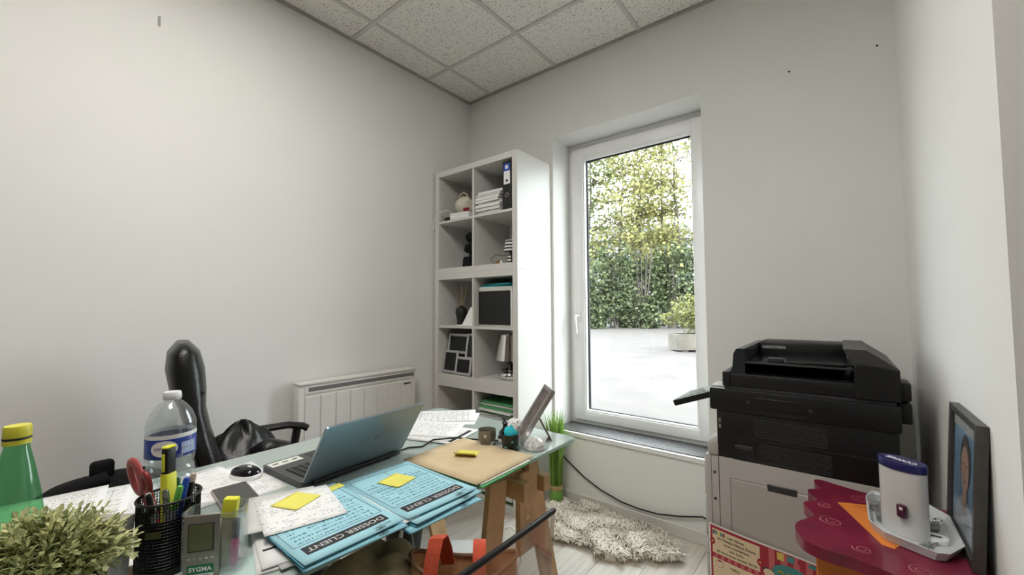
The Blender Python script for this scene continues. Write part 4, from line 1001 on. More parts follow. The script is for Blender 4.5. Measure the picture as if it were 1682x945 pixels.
# clear holder with clock
acr = clear_mat('acrylic', (.95, .96, .96), .10, .03, body=(.8, .82, .82), fill=.06)
t = thing('clear_pen_holder', 'clear acrylic pen holder with a digital clock on its front', 'pen holder', (1.370, -2.112, DZ), rz=R(52))
t.scale = (1.06, 1.06, 1.06)
oc = rrect(-.050, .050, -.030, .030, .022, 6); ic = [(x*.94, y*.90) for x, y in oc]
mb = MB(); n = len(oc); Z0, Z1 = .0, .112
vs_ = [(x, y, Z0) for x, y in oc]+[(x, y, Z1) for x, y in oc]+[(x, y, .006) for x, y in ic]+[(x, y, Z1) for x, y in ic]
fs = [(i, (i+1) % n, n+(i+1) % n, n+i) for i in range(n)]+[(n+i, n+(i+1) % n, 3*n+(i+1) % n, 3*n+i) for i in range(n)]+[(2*n+(i+1) % n, 2*n+i, 3*n+i, 3*n+(i+1) % n) for i in range(n)]+[tuple(reversed(range(n))), tuple(range(2*n, 3*n))]
mb.add(vs_, fs); mb.obj('holder_shell', acr, t, 40)
ck = MB().box(-.037, .020, -.036, -.0305, .004, .116, .003).obj('clock_body', mat('clock_champagne', (.27, .25, .22), .4, metal=.5, var=.05), t, 40)
MB().box(-.029, .012, -.0368, -.0355, .053, .102, .0004, 1).obj('clock_bezel', dark_gr, ck); MB().box(-.027, .010, -.0372, -.0366, .055, .100).obj('clock_screen', mat('lcd', (.13, .14, .07), .25, var=.08), ck)
for k in range(5): MB().box(-.029+k*.0092, -.0245+k*.0092, -.0366, -.0357, .040, .0425).obj('clock_button', silver, ck)
MB().box(-.029, .012, -.0367, -.0357, .015, .030).obj('name_plate', mat('plate_green', (.01, .16, .06), .4, var=.05), ck)
MB().box(-.029, .012, -.0366, -.0357, .009, .0148).obj('name_strip', ink_w, ck)
m4 = Matrix.Translation((-.0085, -.0369, .0225)) @ Matrix.Rotation(PI/2, 4, 'X')
mb = text_mb('SYGMA', .0105, .0003, sx=1.05, bold=.0002); mb.v = [tuple(m4 @ Vector(v)) for v in mb.v]; mb.obj('plate_text', ink_w, ck)
mb = text_mb('gamme', .004, .0003); m4b = Matrix.Translation((0, -.0368, .0119)) @ Matrix.Rotation(PI/2, 4, 'X'); mb.v = [tuple(m4b @ Vector(v)) for v in mb.v]; mb.obj('strip_text', ink, ck)
HB = Vector((1.370, -2.112, DZ)); RZm = Matrix.Rotation(R(52), 3, 'Z')
t = thing('highlighter', 'slanted yellow highlighter in the clear pen holder', 'highlighter', HB+RZm @ Vector((.012, .004, .0065)), rot=(0, R(6), R(52)))
MB().box(-.011, .011, -.008, .008, 0, .090, .003).obj('pen_body', pc('olive', (.16, .17, .06)), t, 40); MB().box(-.013, .013, -.009, .009, .090, .128, .003).obj('pen_cap', hy, t, 40)
t = thing('highlighter', 'pink-banded marker in the clear pen holder', 'highlighter', HB+RZm @ Vector((.034, -.004, .0065)), rot=(0, R(2), R(52)))
MB().box(-.006, .006, -.006, .006, 0, .052, .002).obj('pen_body', pc('pink', (.60, .10, .32)), t, 40); MB().box(-.0062, .0062, -.0062, .0062, .052, .088, .002).obj('pen_cap', dark_gr, t, 40)

# ================================================================== OFFICE CHAIR
t = thing('office_chair', 'black leather high-back office chair behind the desk, seen side-on', 'chair', (.43, -1.625, 0), rz=R(-12.7))
# local: faces +y; back at -y
for k in range(5):
    a = 2*PI*k/5+.3; MB().tube([(0, 0, .10), (.15*math.cos(a), .15*math.sin(a), .09), (.27*math.cos(a), .27*math.sin(a), .065)], .02, 8, rf=[.028, .022, .014]).obj('base_arm', black_pl, t, 60)
    mb = MB().lathe([(.026, -.011), (.028, -.008), (.028, .008), (.026, .011)], 16, mtx=Matrix.Translation((.27*math.cos(a), .27*math.sin(a), .028)) @ Matrix.Rotation(a, 4, 'Z') @ Matrix.Rotation(PI/2, 4, 'X')); mb.obj('caster', black_pl, t, 40)
MB().tube([(0, 0, .08), (0, 0, .42)], .028, 14).obj('gas_lift', dark_gr, t, 60)
MB().box(-.24, .24, -.23, .25, .42, .51, .04, 4).obj('seat', leather, t, 180)
prof = [(-.190, .50, .036), (-.215, .60, .042), (-.238, .70, .042), (-.265, .80, .040), (-.288, .90, .042), (-.302, .97, .056), (-.312, 1.04, .060), (-.318, 1.10, .050), (-.321, 1.135, .022)]
vs_ = []; fs = []; nx = 14
for y, z, th in prof:
    wdt = .235 if z < .9 else (.225 if z < 1.02 else .20 if z < 1.12 else .16)
    for i in range(2*nx):
        a = 2*PI*i/(2*nx); c_, s_ = math.cos(a), math.sin(a); d = (abs(c_)**3.2+abs(s_)**3.2)**(-1/3.2)
        vs_.append((wdt*d*c_, y+th*d*s_, z))
for j in range(len(prof)-1):
    for i in range(2*nx): fs.append((j*2*nx+i, j*2*nx+(i+1) % (2*nx), (j+1)*2*nx+(i+1) % (2*nx), (j+1)*2*nx+i))
fs.append(tuple(reversed(range(2*nx)))); fs.append(tuple((len(prof)-1)*2*nx+i for i in range(2*nx)))
MB().add(vs_, fs).obj('backrest', leather, t, 180)
MB().tube([(-.21, -.262, .965), (0, -.252, .965), (.21, -.262, .965)], .005, 6).obj('headrest_seam', black_pl, t, 60)
for s in (-1, 1):
    ar = MB().tube([(s*.24, -.17, .60), (s*.262, -.13, .665), (s*.264, -.02, .690), (s*.262, .10, .690), (s*.252, .165, .676), (s*.247, .185, .662)], .026, 10, flat=.6).obj('armrest', leather, t, 60)
    MB().tube([(s*.23, .08, .47), (s*.258, .10, .52), (s*.262, .13, .60), (s*.256, .14, .675)], .02, 8).obj('arm_support', black_pl, t, 60)
t = thing('leather_jacket', 'shiny black jacket heaped over the office chair seat', 'jacket', (.365, -1.735, .513))
v_, f_ = lump(36, 18, .16, .175, .135, .07, random.Random(31)); MB().add([(x*(1-.42*min(1, z/.27)), y*(1-.42*min(1, z/.27)), z) for x, y, z in v_], f_).obj('jacket_body', leather, t, 180)
MB().tube([(.10, .02, .15), (.13, .06, .17), (.12, .11, .15), (.13, .14, .08), (.15, .15, .01)], .045, 10, rf=[.04, .05, .05, .045, .035]).obj('sleeve', leather, t, 180)
MB().tube([(.165, -.12, .14), (.160, -.06, .168), (.158, .0, .172), (.160, .06, .150), (.16, .09, .12)], .0035, 6).obj('white_piping', white_pvc, t, 60)
t = thing('travel_bag', 'black soft bag with a short raised handle behind the left papers', 'bag', (.37, -2.145, 0), rz=.05)
v_ = []; mbb = MB()
prof = [(.10, 0), (.13, .02), (.14, .30), (.145, .56), (.13, .65), (.09, .685), (.03, .695)]
mbb.lathe(prof, 28, sx=1.0, sy=1.45); mbb.obj('bag_body', blk_fab, t, 60)
MB().box(-.02, .02, -.035, .025, .68, .75, .012).obj('bag_handle', blk_fab, t, 60)
MB().tube([(.1, -.30, .60), (.1, -.22, .665), (.06, -.12, .68), (.05, 0, .70)], .025, 8).obj('bag_strap', blk_fab, t, 60)

# ================================================================== PRINTER
t = thing('photocopier', 'large floor-standing photocopier, black above and grey below, beside the window wall', 'printer', (2.2, -.38, 0))
def pb(name, x0, x1, y0, y1, z0, z1, m, bev=.006, parent=t, seg=2):
    return MB().box(x0-2.2, x1-2.2, y0+.38, y1+.38, z0, z1, bev, seg).obj(name, m, parent, 40)
PY = -.65
cab = pb('paper_cabinet', 1.915, 2.485, PY, -.10, .03, .692, grey_pl)
for x_ in (1.97, 2.43):
    for y_ in (-.60, -.16): MB().lathe([(.022, 0), (.022, .032)], 14, c=(x_-2.2, y_+.38, 0)).obj('foot', black_pl, t)
# seams and side door on the -y face
line = lambda x0, x1, z0, z1, nm='seam': pb(nm, x0, x1, PY-.0006, PY+.001, z0, z1, ink, 0, cab)
line(1.936, 1.9372, .05, .692); line(1.9625, 1.9645, .42, .692); line(1.9625, 1.985, .405, .4066); line(1.984, 1.9855, .05, .4066); line(1.915, 1.937, .392, .3935); line(1.915, 1.937, .315, .3163)
pb('side_door', 2.004, 2.47, PY-.004, PY+.002, .30, .618, grey_pl, .003, cab, 1)
line(2.0015, 2.472, .618, .6195); line(2.0015, 2.003, .30, .6195); line(2.0015, 2.472, .2985, .30)
pb('door_handle', 2.121, 2.211, PY-.0055, PY-.001, .603, .628, dark_gr, .003, cab, 1)
for z_ in (.629, .53):
    MB().lathe([(.005, 0), (.005, .002)], 12, mtx=Matrix.Translation((1.949-2.2, PY+.3795, z_)) @ Matrix.Rotation(PI/2, 4, 'X')).obj('screw', ink, cab)
for k in range(4): pb('paper_drawer', 1.907, 1.917, PY+.02, -.12, .06+k*.155, .205+k*.155, grey_pl, .004, cab, 1)
pb('front_lip', 1.925, 1.965, PY-.004, -.10, .692, .745, grey_pl, .008)
bod = pb('engine_body', 1.960, 2.478, PY, -.11, .692, .868, black_pl, .006)
pb('scanner_body', 1.938, 2.485, PY-.006, -.10, .868, .952, black_pl, .006)
pb('platen_gap', 1.99, 2.475, PY+.004, -.12, .952, .962, dark_gr, 0)
pb('seam_line', 1.962, 2.478, PY-.0012, PY, .8655, .8672, ink, 0, bod); pb('seam_line', 1.990, 1.9915, PY-.0012, PY, .692, .776, ink, 0, bod); pb('seam_line', 1.990, 2.478, PY-.0012, PY, .775, .7766, ink, 0, bod)
pb('cover_plate', 2.095, 2.235, PY-.009, PY-.005, .888, .930, black_pl, .002, t, 1)
for x_, z_ in ((2.072, .910), (2.257, .905)):
    MB().lathe([(.007, 0), (.006, .003)], 14, mtx=Matrix.Translation((x_-2.2, PY+.374, z_)) @ Matrix.Rotation(PI/2, 4, 'X')).obj('screw_cover', dark_gr, t)
for k in range(9): pb('vent_slat', 2.085, 2.300, PY-.003, PY+.001, .786+k*.0075, .7895+k*.0075, dark_gr, 0, bod)
for k in range(9): pb('vent_slat', 2.10, 2.31, PY-.003, PY+.001, .700+k*.0075, .7035+k*.0075, dark_gr, 0, bod)
lt = pb('latch_recess', 2.018, 2.085, PY-.002, PY+.001, .697, .756, black_gl, 0, bod); pb('latch_lever', 2.022, 2.081, PY-.005, PY-.001, .732, .748, dark_gr, .002, bod, 1)
for z_ in (.822, .800): pb('usb_port', 1.968, 1.976, PY-.0025, PY, z_, z_+.016, silver, 0, bod)
# document feeder: base, front hump, rear hinge block, tray
pb('feeder_base', 2.000, 2.470, PY, -.11, .962, 1.012, black_pl, .008)
mb = MB(); out = [(2.012, 1.010), (2.020, 1.040), (2.024, 1.085), (2.034, 1.103), (2.062, 1.105), (2.062, 1.010)]
def prism_y(out, y0, y1): 
    n = len(out); mb = MB(); vs_ = [(x-2.2, y0+.38, z) for x, z in out]+[(x-2.2, y1+.38, z) for x, z in out]
    return mb.add(vs_, [tuple(range(n)), tuple(reversed(range(n, 2*n)))]+[((i+1) % n, i, n+i, n+(i+1) % n) for i in range(n)])
prism_y(out, PY+.004, -.14).obj('feeder_end', mat('feeder_sheen', (.02, .022, .028), .28, var=.1), t)
prism_y([(2.376, .965), (2.376, 1.062), (2.384, 1.070), (2.486, 1.062), (2.486, .965)], PY-.004, -.12).obj('feeder_head', black_pl, t)
prism_y([(2.376, 1.062), (2.350, 1.118), (2.41, 1.118), (2.486, 1.062)], PY+.03, -.13).obj('feeder_lid', mat('feeder_lid_grey', (.045, .043, .040), .45, var=.08), t)
pb('rear_ridge', 2.062, 2.36, -.30, -.13, 1.010, 1.112, black_pl, .01)
tr = prism_y([(2.064, 1.052), (2.064, 1.058), (2.374, 1.068), (2.374, 1.062)], PY+.012, -.30).obj('document_tray', black_gl, t)
pb('tray_edge', 2.06, 2.375, PY+.006, PY+.014, 1.050, 1.0575, dark_gr, .002, t, 1)
pb('paper_guide', 2.13, 2.18, PY+.03, PY+.06, 1.058, 1.074, dark_gr, .003, t, 1)
pb('tray_print', 2.075, 2.16, -.302, -.2995, 1.082, 1.094, mat('pale_print', (.25, .25, .25), .5, var=.6, vscale=160), 0)
pb('rear_hinge', 2.470, 2.512, PY+.02, PY+.12, .965, 1.022, black_pl, .006); pb('rear_box', 2.478, 2.512, PY+.02, PY+.2, .895, .958, black_pl, .006)
pb('hinge_shelf', 1.985, 2.012, PY-.004, -.5, .962, 1.016, black_pl, .004)
# control panel tilted
cp_ = bpy.data.objects.new('control_panel', None); COL.objects.link(cp_); cp_.parent = t
cp_.location = (1.985-2.2, PY+.385, .952); cp_.rotation_euler = (0, R(-21), 0)
MB().box(-.205, .015, -.0, .235, -.024, 0, .004).obj('panel_case', black_pl, cp_, 40)
MB().box(-.198, -.055, .012, .222, 0, .0012).obj('panel_screen', mat('screen_glass', (.20, .24, .21), .06, var=.35, vscale=22), cp_)
MB().box(-.050, .0, .012, .222, 0, .0012).obj('panel_keys', mat('panel_pale', (.42, .42, .42), .35, var=.05), cp_)
MB().lathe([(.006, 0), (.006, .002)], 12, c=(-.022, .03, .0012)).obj('power_button', ink_w, cp_)
pb('panel_arm', 1.940, 2.00, PY+.02, PY+.12, .945, .958, grey_pl, .004)

# power cord along the wall into printer
tag(MB().tube([(.812, -.20, .752-.37), (.835, -.13, .352), (.857, -.04, .317), (.94, -.020, .245), (1.037, -.018, .184), (1.15, -.018, .135), (1.28, -.018, .101), (1.39, -.018, .092), (1.498, -.018, .095), (1.62, -.018, .118), (1.737, -.018, .151), (1.86, -.05, .13), (1.93, -.09, .10)], .0045, 8).obj('wall_cable', black_pl, smooth=60), 'black cable sagging along the wall below the window', 'cable')

# poster on printer side
pr = thing('school_poster', 'red greeting poster with 2018 lettering on the copier side', 'poster', (1.925, PY-.006, 0))
def pw(u, z):  # gentle wave off the surface
    return -.004-.006*math.sin(u*9+.5)**2*max(0, (z-.1)/.33)
def top_z(u): return .437-.012*math.sin(u*11)-.05*u
def pquad(name, x0, x1, z0, z1, m, off, nx=10, nz=4, parent=pr, shear=-.11):
    mb = MB(); f = lambda a, b_: (x0+(x1-x0)*a, pw(x0+(x1-x0)*a, z0+(z1-z0)*b_)-off, z0+(z1-z0)*b_+shear*(x0+(x1-x0)*a))
    vs_ = [f(i/nx, j/nz) for j in range(nz+1) for i in range(nx+1)]
    return mb.add(vs_, [(j*(nx+1)+i, j*(nx+1)+i+1, (j+1)*(nx+1)+i+1, (j+1)*(nx+1)+i) for j in range(nz) for i in range(nx)]).obj(name, m, parent)
p_red = mat('poster_red', (.36, .03, .05), .55, var=.1); p_pk = mat('poster_pink', (.55, .14, .15), .55, var=.05); p_cr = mat('poster_cream', (.72, .61, .40), .6, var=.04)
p_te = mat('poster_teal', (.06, .27, .26), .55, var=.05); p_ye = mat('poster_yellow', (.70, .55, .14), .55, var=.05)
pquad('poster_sheet', 0, .40, .06, .440, paper, 0); pquad('red_ground', .005, .395, .065, .434, p_red, .0005)
for k in range(5): pquad('pink_ray', .195+k*.036, .213+k*.036, .08, .434, p_pk, .0009, 3)
pquad('cream_ticket', .012, .168, .335, .424, p_cr, .0010); pquad('cream_panel', .012, .190, .09, .318, p_cr, .0010)
for k in range(8): pquad('stripe', .018+k*.022, .030+k*.022, .320, .333, p_pk, .0010, 2, 1)
def ptext(body, size, cx, cz, m, off, sx=1, name='poster_text', bold=0, shear=-.11):
    mb = text_mb(body, size, .0002, sx=sx, bold=bold)
    mb.v = [(cx+x, pw(cx+x, cz+y)-off-.0002, cz+y+shear*(cx+x)) for x, y, z in mb.v]; return mb.obj(name, m, pr)
p_in = mat('poster_ink', (.05, .07, .08), .6, var=.1)
for k, s_ in enumerate(('Les élèves', "de l'école Notre Dame", 'vous souhaitent', 'une belle', 'et heureuse année 2018')): ptext(s_, .0135, .092, .409-k*.0155, p_in, .0014, bold=.0001)
def pell(name, cx, cz, ax, az, m, off):
    n = 28; sh = -.11; f = lambda x, z: (x, pw(x, z)-off, z+sh*x)
    vs_ = [f(cx, cz)]+[f(cx+ax*math.cos(2*PI*k/n), cz+az*math.sin(2*PI*k/n)) for k in range(n)]
    return MB().add(vs_, [(0, k+1, (k+1) % n+1) for k in range(n)]).obj(name, m, pr)
pell('teal_oval', .262, .358, .058, .038, p_te, .0016); ptext('2018', .044, .265, .352, p_ye, .0022, bold=.0012)
for x_, z_ in ((.012, .376), (.168, .370)): pell('ticket_disc', x_, z_, .009, .013, p_red, .0016); pell('disc_star', x_, z_, .003, .003, p_ye, .002)
for k, m in enumerate((p_in, p_te, p_ye, p_te, p_red)): pquad('bunting_flag', .014+k*.0085, .0205+k*.0085, .404, .418, m, .0014, 1, 1)
for k, m in enumerate((p_ye, p_te, p_red, p_te)): pquad('bunting_flag', .220+k*.030, .240+k*.030, .405+.004*k, .430, m, .0014, 1, 1)
# simple drawn faces on the poster
pell('drawn_head', .195, .345, .017, .014, p_cr, .0020); pell('drawn_hair', .193, .354, .018, .008, p_in, .0018)
pell('drawn_head', .035, .300, .014, .014, p_pk, .0014); pell('drawn_face', .035, .300, .0125, .0125, p_cr, .0017); pell('drawn_cap', .035, .311, .007, .003, p_red, .002)
ptext('MERCI', .012, .085, .300, p_in, .0014, name='drawn_marks')

# ================================================================== ORANGE CABINET
TZ = .73
t = thing('painted_cabinet', 'small orange cabinet with a wavy crimson painted top', 'cabinet', (2.42, -1.04, 0))
orange = mat('paint_orange', (.72, .22, .035), .5, var=.08, vscale=12); crim = mat('paint_crimson', (.18, .012, .035), .28, var=.22, vscale=14, coat=.3)
x0, x1, y0, y1 = 2.262, 2.555, -1.255, -.845
MB().box(x0+.025-2.42, x1-.005-2.42, y0+.04+1.04, y1-.02+1.04, .05, TZ-.026, .003, 1).obj('carcass', orange, t)
for sx in (x0+.045, x1-.025):
    for sy in (y0+.06, y1-.04): MB().lathe([(.012, 0), (.018, .05)], 12, c=(sx-2.42, sy+1.04, 0)).obj('foot', crim, t)
MB().box(x0+.045-2.42, x1-.025-2.42, y0+.033+1.04, y0+.0402+1.04, .10, TZ-.075, .003, 1).obj('cabinet_door', orange, t)
MB().lathe([(.006, 0), (.006, .01), (.013, .016), (.011, .024), (.003, .026)], 14, mtx=Matrix.Translation((-.10, y0+.033+1.04, .42)) @ Matrix.Rotation(PI/2, 4, 'X')).obj('door_knob', crim, t, 60)
out = []
pts = [(2.545, -.838), (2.44, -.835), (2.38, -.832), (2.325, -.815), (2.285, -.80), (2.268, -.812), (2.272, -.845), (2.285, -.868), (2.280, -.885), (2.262, -.898), (2.257, -.918), (2.272, -.948), (2.280, -.968), (2.272, -.985), (2.256, -1.0), (2.254, -1.022), (2.270, -1.055), (2.278, -1.078), (2.268, -1.105), (2.250, -1.140), (2.246, -1.175), (2.258, -1.215), (2.275, -1.236), (2.31, -1.250), (2.35, -1.250), (2.39, -1.262), (2.43, -1.278), (2.48, -1.280), (2.53, -1.275), (2.562, -1.272), (2.562, -.838)]
for i in range(len(pts)-1):  # catmull-rom smooth
    p0, p1, p2, p3 = [Vector(pts[max(0, min(len(pts)-1, i+k))]) for k in (-1, 0, 1, 2)]
    for s_ in range(3):
        u = s_/3; q = .5*((2*p1)+(p2-p0)*u+(2*p0-5*p1+4*p2-p3)*u*u+(-p0+3*p1-3*p2+p3)*u**3); out.append((q.x-2.42, q.y+1.04))
out.append((pts[-1][0]-2.42, pts[-1][1]+1.04))
MB().prism(out, TZ-.026, TZ).obj('wavy_top', crim, t)
MB().prism([(2.325-2.42, -.955+1.04), (2.45-2.42, -.90+1.04), (2.50-2.42, -.98+1.04), (2.425-2.42, -1.155+1.04), (2.405-2.42, -1.15+1.04)][::-1], TZ, TZ+.0008).obj('orange_patch', orange, t)
sw = mat('paint_swirl', (.36, .10, .11), .35, var=.1)
def spiral(cx, cy, r_, turns, ph=0): return [(cx-2.42+r_*(1-u/24*.75)*math.cos(ph+turns*2*PI*u/24), cy+1.04+r_*(1-u/24*.75)*math.sin(ph+turns*2*PI*u/24), TZ+.0006) for u in range(25)]
for (cx, cy, r_, ph) in ((2.375, -.895, .025, 0), (2.30, -1.0, .018, 1), (2.315, -1.09, .026, 2), (2.37, -1.20, .018, 3), (2.46, -1.225, .022, 1)):
    MB().tube(spiral(cx, cy, r_, 1.6, ph), .0012, 5, flat=.5).obj('painted_swirl', sw, t)
MB().tube(spiral(2.375, -.965, .020, 1.5, .5), .0012, 5, flat=.5).obj('painted_swirl', mat('swirl_brown', (.30, .09, .02), .4, var=.1), t)
MB().prism([(2.395-2.42, -1.0+1.04), (2.425-2.42, -.985+1.04), (2.435-2.42, -1.03+1.04), (2.42-2.42, -1.05+1.04)][::-1], TZ+.0008, TZ+.0014).obj('teal_patch', mat('paint_teal', (.03, .17, .20), .4, var=.1), t)
# tray
trm = mat('tray_grey', (.56, .57, .57), .25, var=.06, vscale=10)
t = thing('serving_tray', 'pale grey octagonal serving tray on the crimson cabinet top', 'tray', (2.455, -1.035, TZ+.0016))
ou = [(-.055, .17), (.045, .17), (.085, .10), (.085, -.065), (.055, -.125), (.035, -.135), (-.045, -.095), (-.070, -.045), (-.070, .12)]
inn = [(x*.84, y*.88+.003) for x, y in ou]; n = len(ou); mb = MB()
vs_ = [(x*.9, y*.93, 0) for x, y in ou]+[(x, y, .020) for x, y in ou]+[(x*.95, y*.965, .020) for x, y in ou]+[(x, y, .004) for x, y in inn]
fs = [tuple(range(n))]
for a in range(3): fs += [(a*n+(i+1) % n, a*n+i, (a+1)*n+i, (a+1)*n+(i+1) % n) for i in range(n)]
fs.append(tuple(reversed(range(3*n, 4*n)))); mb.add(vs_, fs).obj('tray_dish', trm, t)
# coffee tin
t = thing('coffee_tin', 'white oval coffee tin with navy lid standing on the tray', 'tin', (2.450, -1.062, TZ+.0062), rz=R(-38))
t.scale = (.9, .9, .93)
tinm = mat('tin_white', (.66, .66, .63), .22, var=.03, coat=.3)
MB().lathe([(.050, 0), (.0515, .004), (.0515, .158), (.052, .160)], 48, sy=.62).obj('tin_body', tinm, t, 40)
navy = mat('tin_navy', (.018, .016, .10), .25, var=.1)
MB().lathe([(.0535, .158), (.054, .160), (.054, .174), (.052, .177), (.050, .1765)], 48, sy=.64).obj('tin_lid', navy, t, 40)
mb = text_mb('COFFEE', .0215, .0004, sx=.92, bold=.0003); mb.v = [(-x, -y, z+.1768) for x, y, z in mb.v]; mb.obj('lid_text', ink_w, t)
MB().box(.010, .030, -.044, -.030, .048, .080, .005).obj('spoon_clasp', mat('clasp_plum', (.07, .018, .035), .2, var=.2), t, 40)
MB().box(.018, .026, -.0446, -.043, .068, .075, .001, 1).obj('clasp_mark', ink_w, t)
cl = clear_mat('clear_cup', (.88, .90, .90), .14, .05, body=(.7, .7, .7), fill=.12)
for k, (x_, y_, lb) in enumerate(((2.408, -.965, 'small clear cup on the tray nearest the copier'), (2.418, -1.028, 'small clear cup on the tray left of the tin'))):
    t = thing('clear_cup', lb, 'cup', (x_, y_, TZ+.0062)); MB().lathe([(.016, 0), (.021, .032), (.022, .032), (.0225, .030), (.017, .0)], 20, cap=False).lathe([(.016, 0), (.016, .002)], 20).obj('cup_wall', cl, t, 60)
    MB().lathe([(.0155, .0022), (.0165, .008)], 16).obj('cup_content', mat('dark_brown', (.05, .03, .02), .4, var=.3), t)
t = thing('tea_light', 'round white printed capsule on the tray right of the tin', 'capsule', (2.500, -1.070, TZ+.0062)); MB().lathe([(.020, 0), (.021, .004), (.020, .010)], 24).obj('capsule_body', white_pvc, t, 40); MB().box(-.009, .009, -.004, .004, .010, .0105).obj('capsule_print', ink, t)
t = thing('spoon', 'small metal spoon on the tray behind the tin', 'spoon', (2.505, -.985, TZ+.0062), rz=1.2)
MB().tube([(-.06, 0, .004), (.0, 0, .008), (.03, 0, .004)], .003, 8, flat=.5).obj('spoon_handle', chrome, t, 60); MB().add(*dome(.018, .011, .006)).obj('spoon_bowl', chrome, t, 60, (.045, 0, 0))
t = thing('spoon', 'dark teaspoon lying on the tray by the capsule', 'spoon', (2.478, -1.118, TZ+.0062), rz=.9)
MB().add(*dome(.017, .011, .005)).obj('spoon_bowl', silver, t, 60); MB().tube([(.01, 0, .004), (.05, 0, .006)], .0025, 8, flat=.5).obj('spoon_handle', silver, t, 60)
t = thing('glass_pot', 'small faceted glass pot on the tray behind the tin', 'pot', (2.497, -1.03, TZ+.0062)); MB().lathe([(.013, 0), (.017, .018), (.014, .022), (.012, .004)], 8, cap=False).lathe([(.012, 0), (.012, .003)], 8).obj('pot_glass', cl, t); MB().lathe([(.012, .003), (.015, .015)], 8).obj('pot_fill', mat('pot_dark', (.06, .05, .05), .3, var=.3), t)

# portrait frame leaning on right wall
t = thing('portrait_frame', 'dark-framed portrait photograph leaning on the right wall', 'photo frame', (2.5475, -1.035, TZ), rot=(0, R(3.2), 0))
# local: x = thickness, faces -x ; y width ; z height
fdm = mat('frame_dark', (.055, .050, .045), .4, var=.15, vscale=30); HWf, HHf = .135, .292
MB().box(-.009, .009, -HWf, -HWf+.016, 0, HHf, .001, 1).obj('frame_side', fdm, t); MB().box(-.009, .009, HWf-.016, HWf, 0, HHf, .001, 1).obj('frame_side', fdm, t)
MB().box(-.009, .009, -HWf+.016, HWf-.016, 0, .016, .001, 1).obj('frame_rail', fdm, t); MB().box(-.009, .009, -HWf+.016, HWf-.016, HHf-.016, HHf, .001, 1).obj('frame_rail', fdm, t)
ph = MB().box(.0, .004, -HWf+.015, HWf-.015, .015, HHf-.015).obj('photo_print', mat('photo_sky', (.20, .30, .42), .5, var=.4, vscale=14), t)
def fl_ell(name, cy, cz, ay, az, off, m, lo=0, hi=2*PI):
    n = 28; vs_ = [(-off, cy, cz)]+[(-off, cy+ay*math.cos(lo+(hi-lo)*k/n), cz+az*math.sin(lo+(hi-lo)*k/n)) for k in range(n+1)]
    return MB().add(vs_, [(0, k+1, k+2) for k in range(n)]).obj(name, m, ph)
MB().box(-.0012, 0, -HWf+.016, HWf-.016, HHf-.045, HHf-.016).obj('mat_strip', mat('mat_pale', (.45, .45, .44), .6, var=.05), ph)
fl_ell('shoulder', .0, .016, .10, .085, .0006, mat('shirt_pale', (.40, .42, .46), .6, var=.15, vscale=20), 0, PI)
fl_ell('hair', .0, .180, .047, .062, .0010, mat('hair_brown', (.09, .07, .06), .6, var=.2, vscale=40))
fl_ell('neck', .0, .105, .020, .035, .0012, mat('skin_tone', (.46, .28, .22), .6, var=.1, vscale=30)); fl_ell('face', -.002, .165, .036, .052, .0016, MATS['skin_tone'])
for s_ in (-1, 1): fl_ell('eye', -.002+s_*.014, .175, .006, .003, .0020, ink)
fl_ell('mouth', -.002, .138, .011, .003, .0020, mat('lip', (.28, .10, .10), .6, var=.1)); fl_ell('nose_shade', -.002, .157, .005, .009, .0020, mat('skin_dark', (.36, .20, .16), .6, var=.1))
MB().box(-.0045, -.0035, -HWf+.0155, HWf-.0155, .0155, HHf-.0155).obj('cover_glass', clear_mat('frame_glass', (.96, .97, .97), .05, .03), t)

# ================================================================== GRASS, RUG
t = thing('grass_bundle', 'bundle of tall artificial green grass standing beside the shelves', 'plant', (.882, -.110, 0))
gl1 = leaf_mat('grass_blade', (.10, .24, .02), (.42, .58, .16))
MB().lathe([(.036, 0), (.040, .006), (.042, .03), (.040, .10), (.037, .135)], 26).obj('stem_base', mat('stem_green', (.16, .34, .06), .5, var=.2, vscale=30), t, 60)
MB().lathe([(.041, .105), (.0425, .108), (.042, .128), (.040, .131)], 26).obj('raffia_band', mat('raffia', (.36, .24, .12), .9, var=.2, vscale=90), t, 60)
fb = MB(); r3 = random.Random(12)
for k in range(300):
    a = r3.uniform(0, 2*PI); rr_ = math.sqrt(r3.random())*.038; tx = math.cos(a)*rr_; ty = math.sin(a)*rr_
    hgt = r3.uniform(.40, .62); sp_ = r3.uniform(.6, 1.25); w_ = r3.uniform(.0022, .0042); tw = r3.uniform(0, PI); ox, oy = math.cos(tw)*w_, math.sin(tw)*w_
    cs = [Vector((tx, ty, .11)), Vector((tx*1.15, ty*1.15, .11+(hgt-.11)*.5)), Vector((tx*(1+.5*sp_)+r3.uniform(-.006, .006), ty*(1+.5*sp_)+r3.uniform(-.006, .006), hgt*.85)), Vector((tx*(1+1.0*sp_)+r3.uniform(-.015, .015), ty*(1+1.0*sp_)+r3.uniform(-.015, .015), hgt))]
    o_ = Vector((ox, oy, 0)); fb.add([cs[0]-o_, cs[0]+o_, cs[1]-o_, cs[1]+o_, cs[2]-o_*.8, cs[2]+o_*.8, cs[3]], [(0, 1, 3, 2), (2, 3, 5, 4), (4, 5, 6)])
tag(fb.obj('grass_blades', gl1, t), kind='stuff')

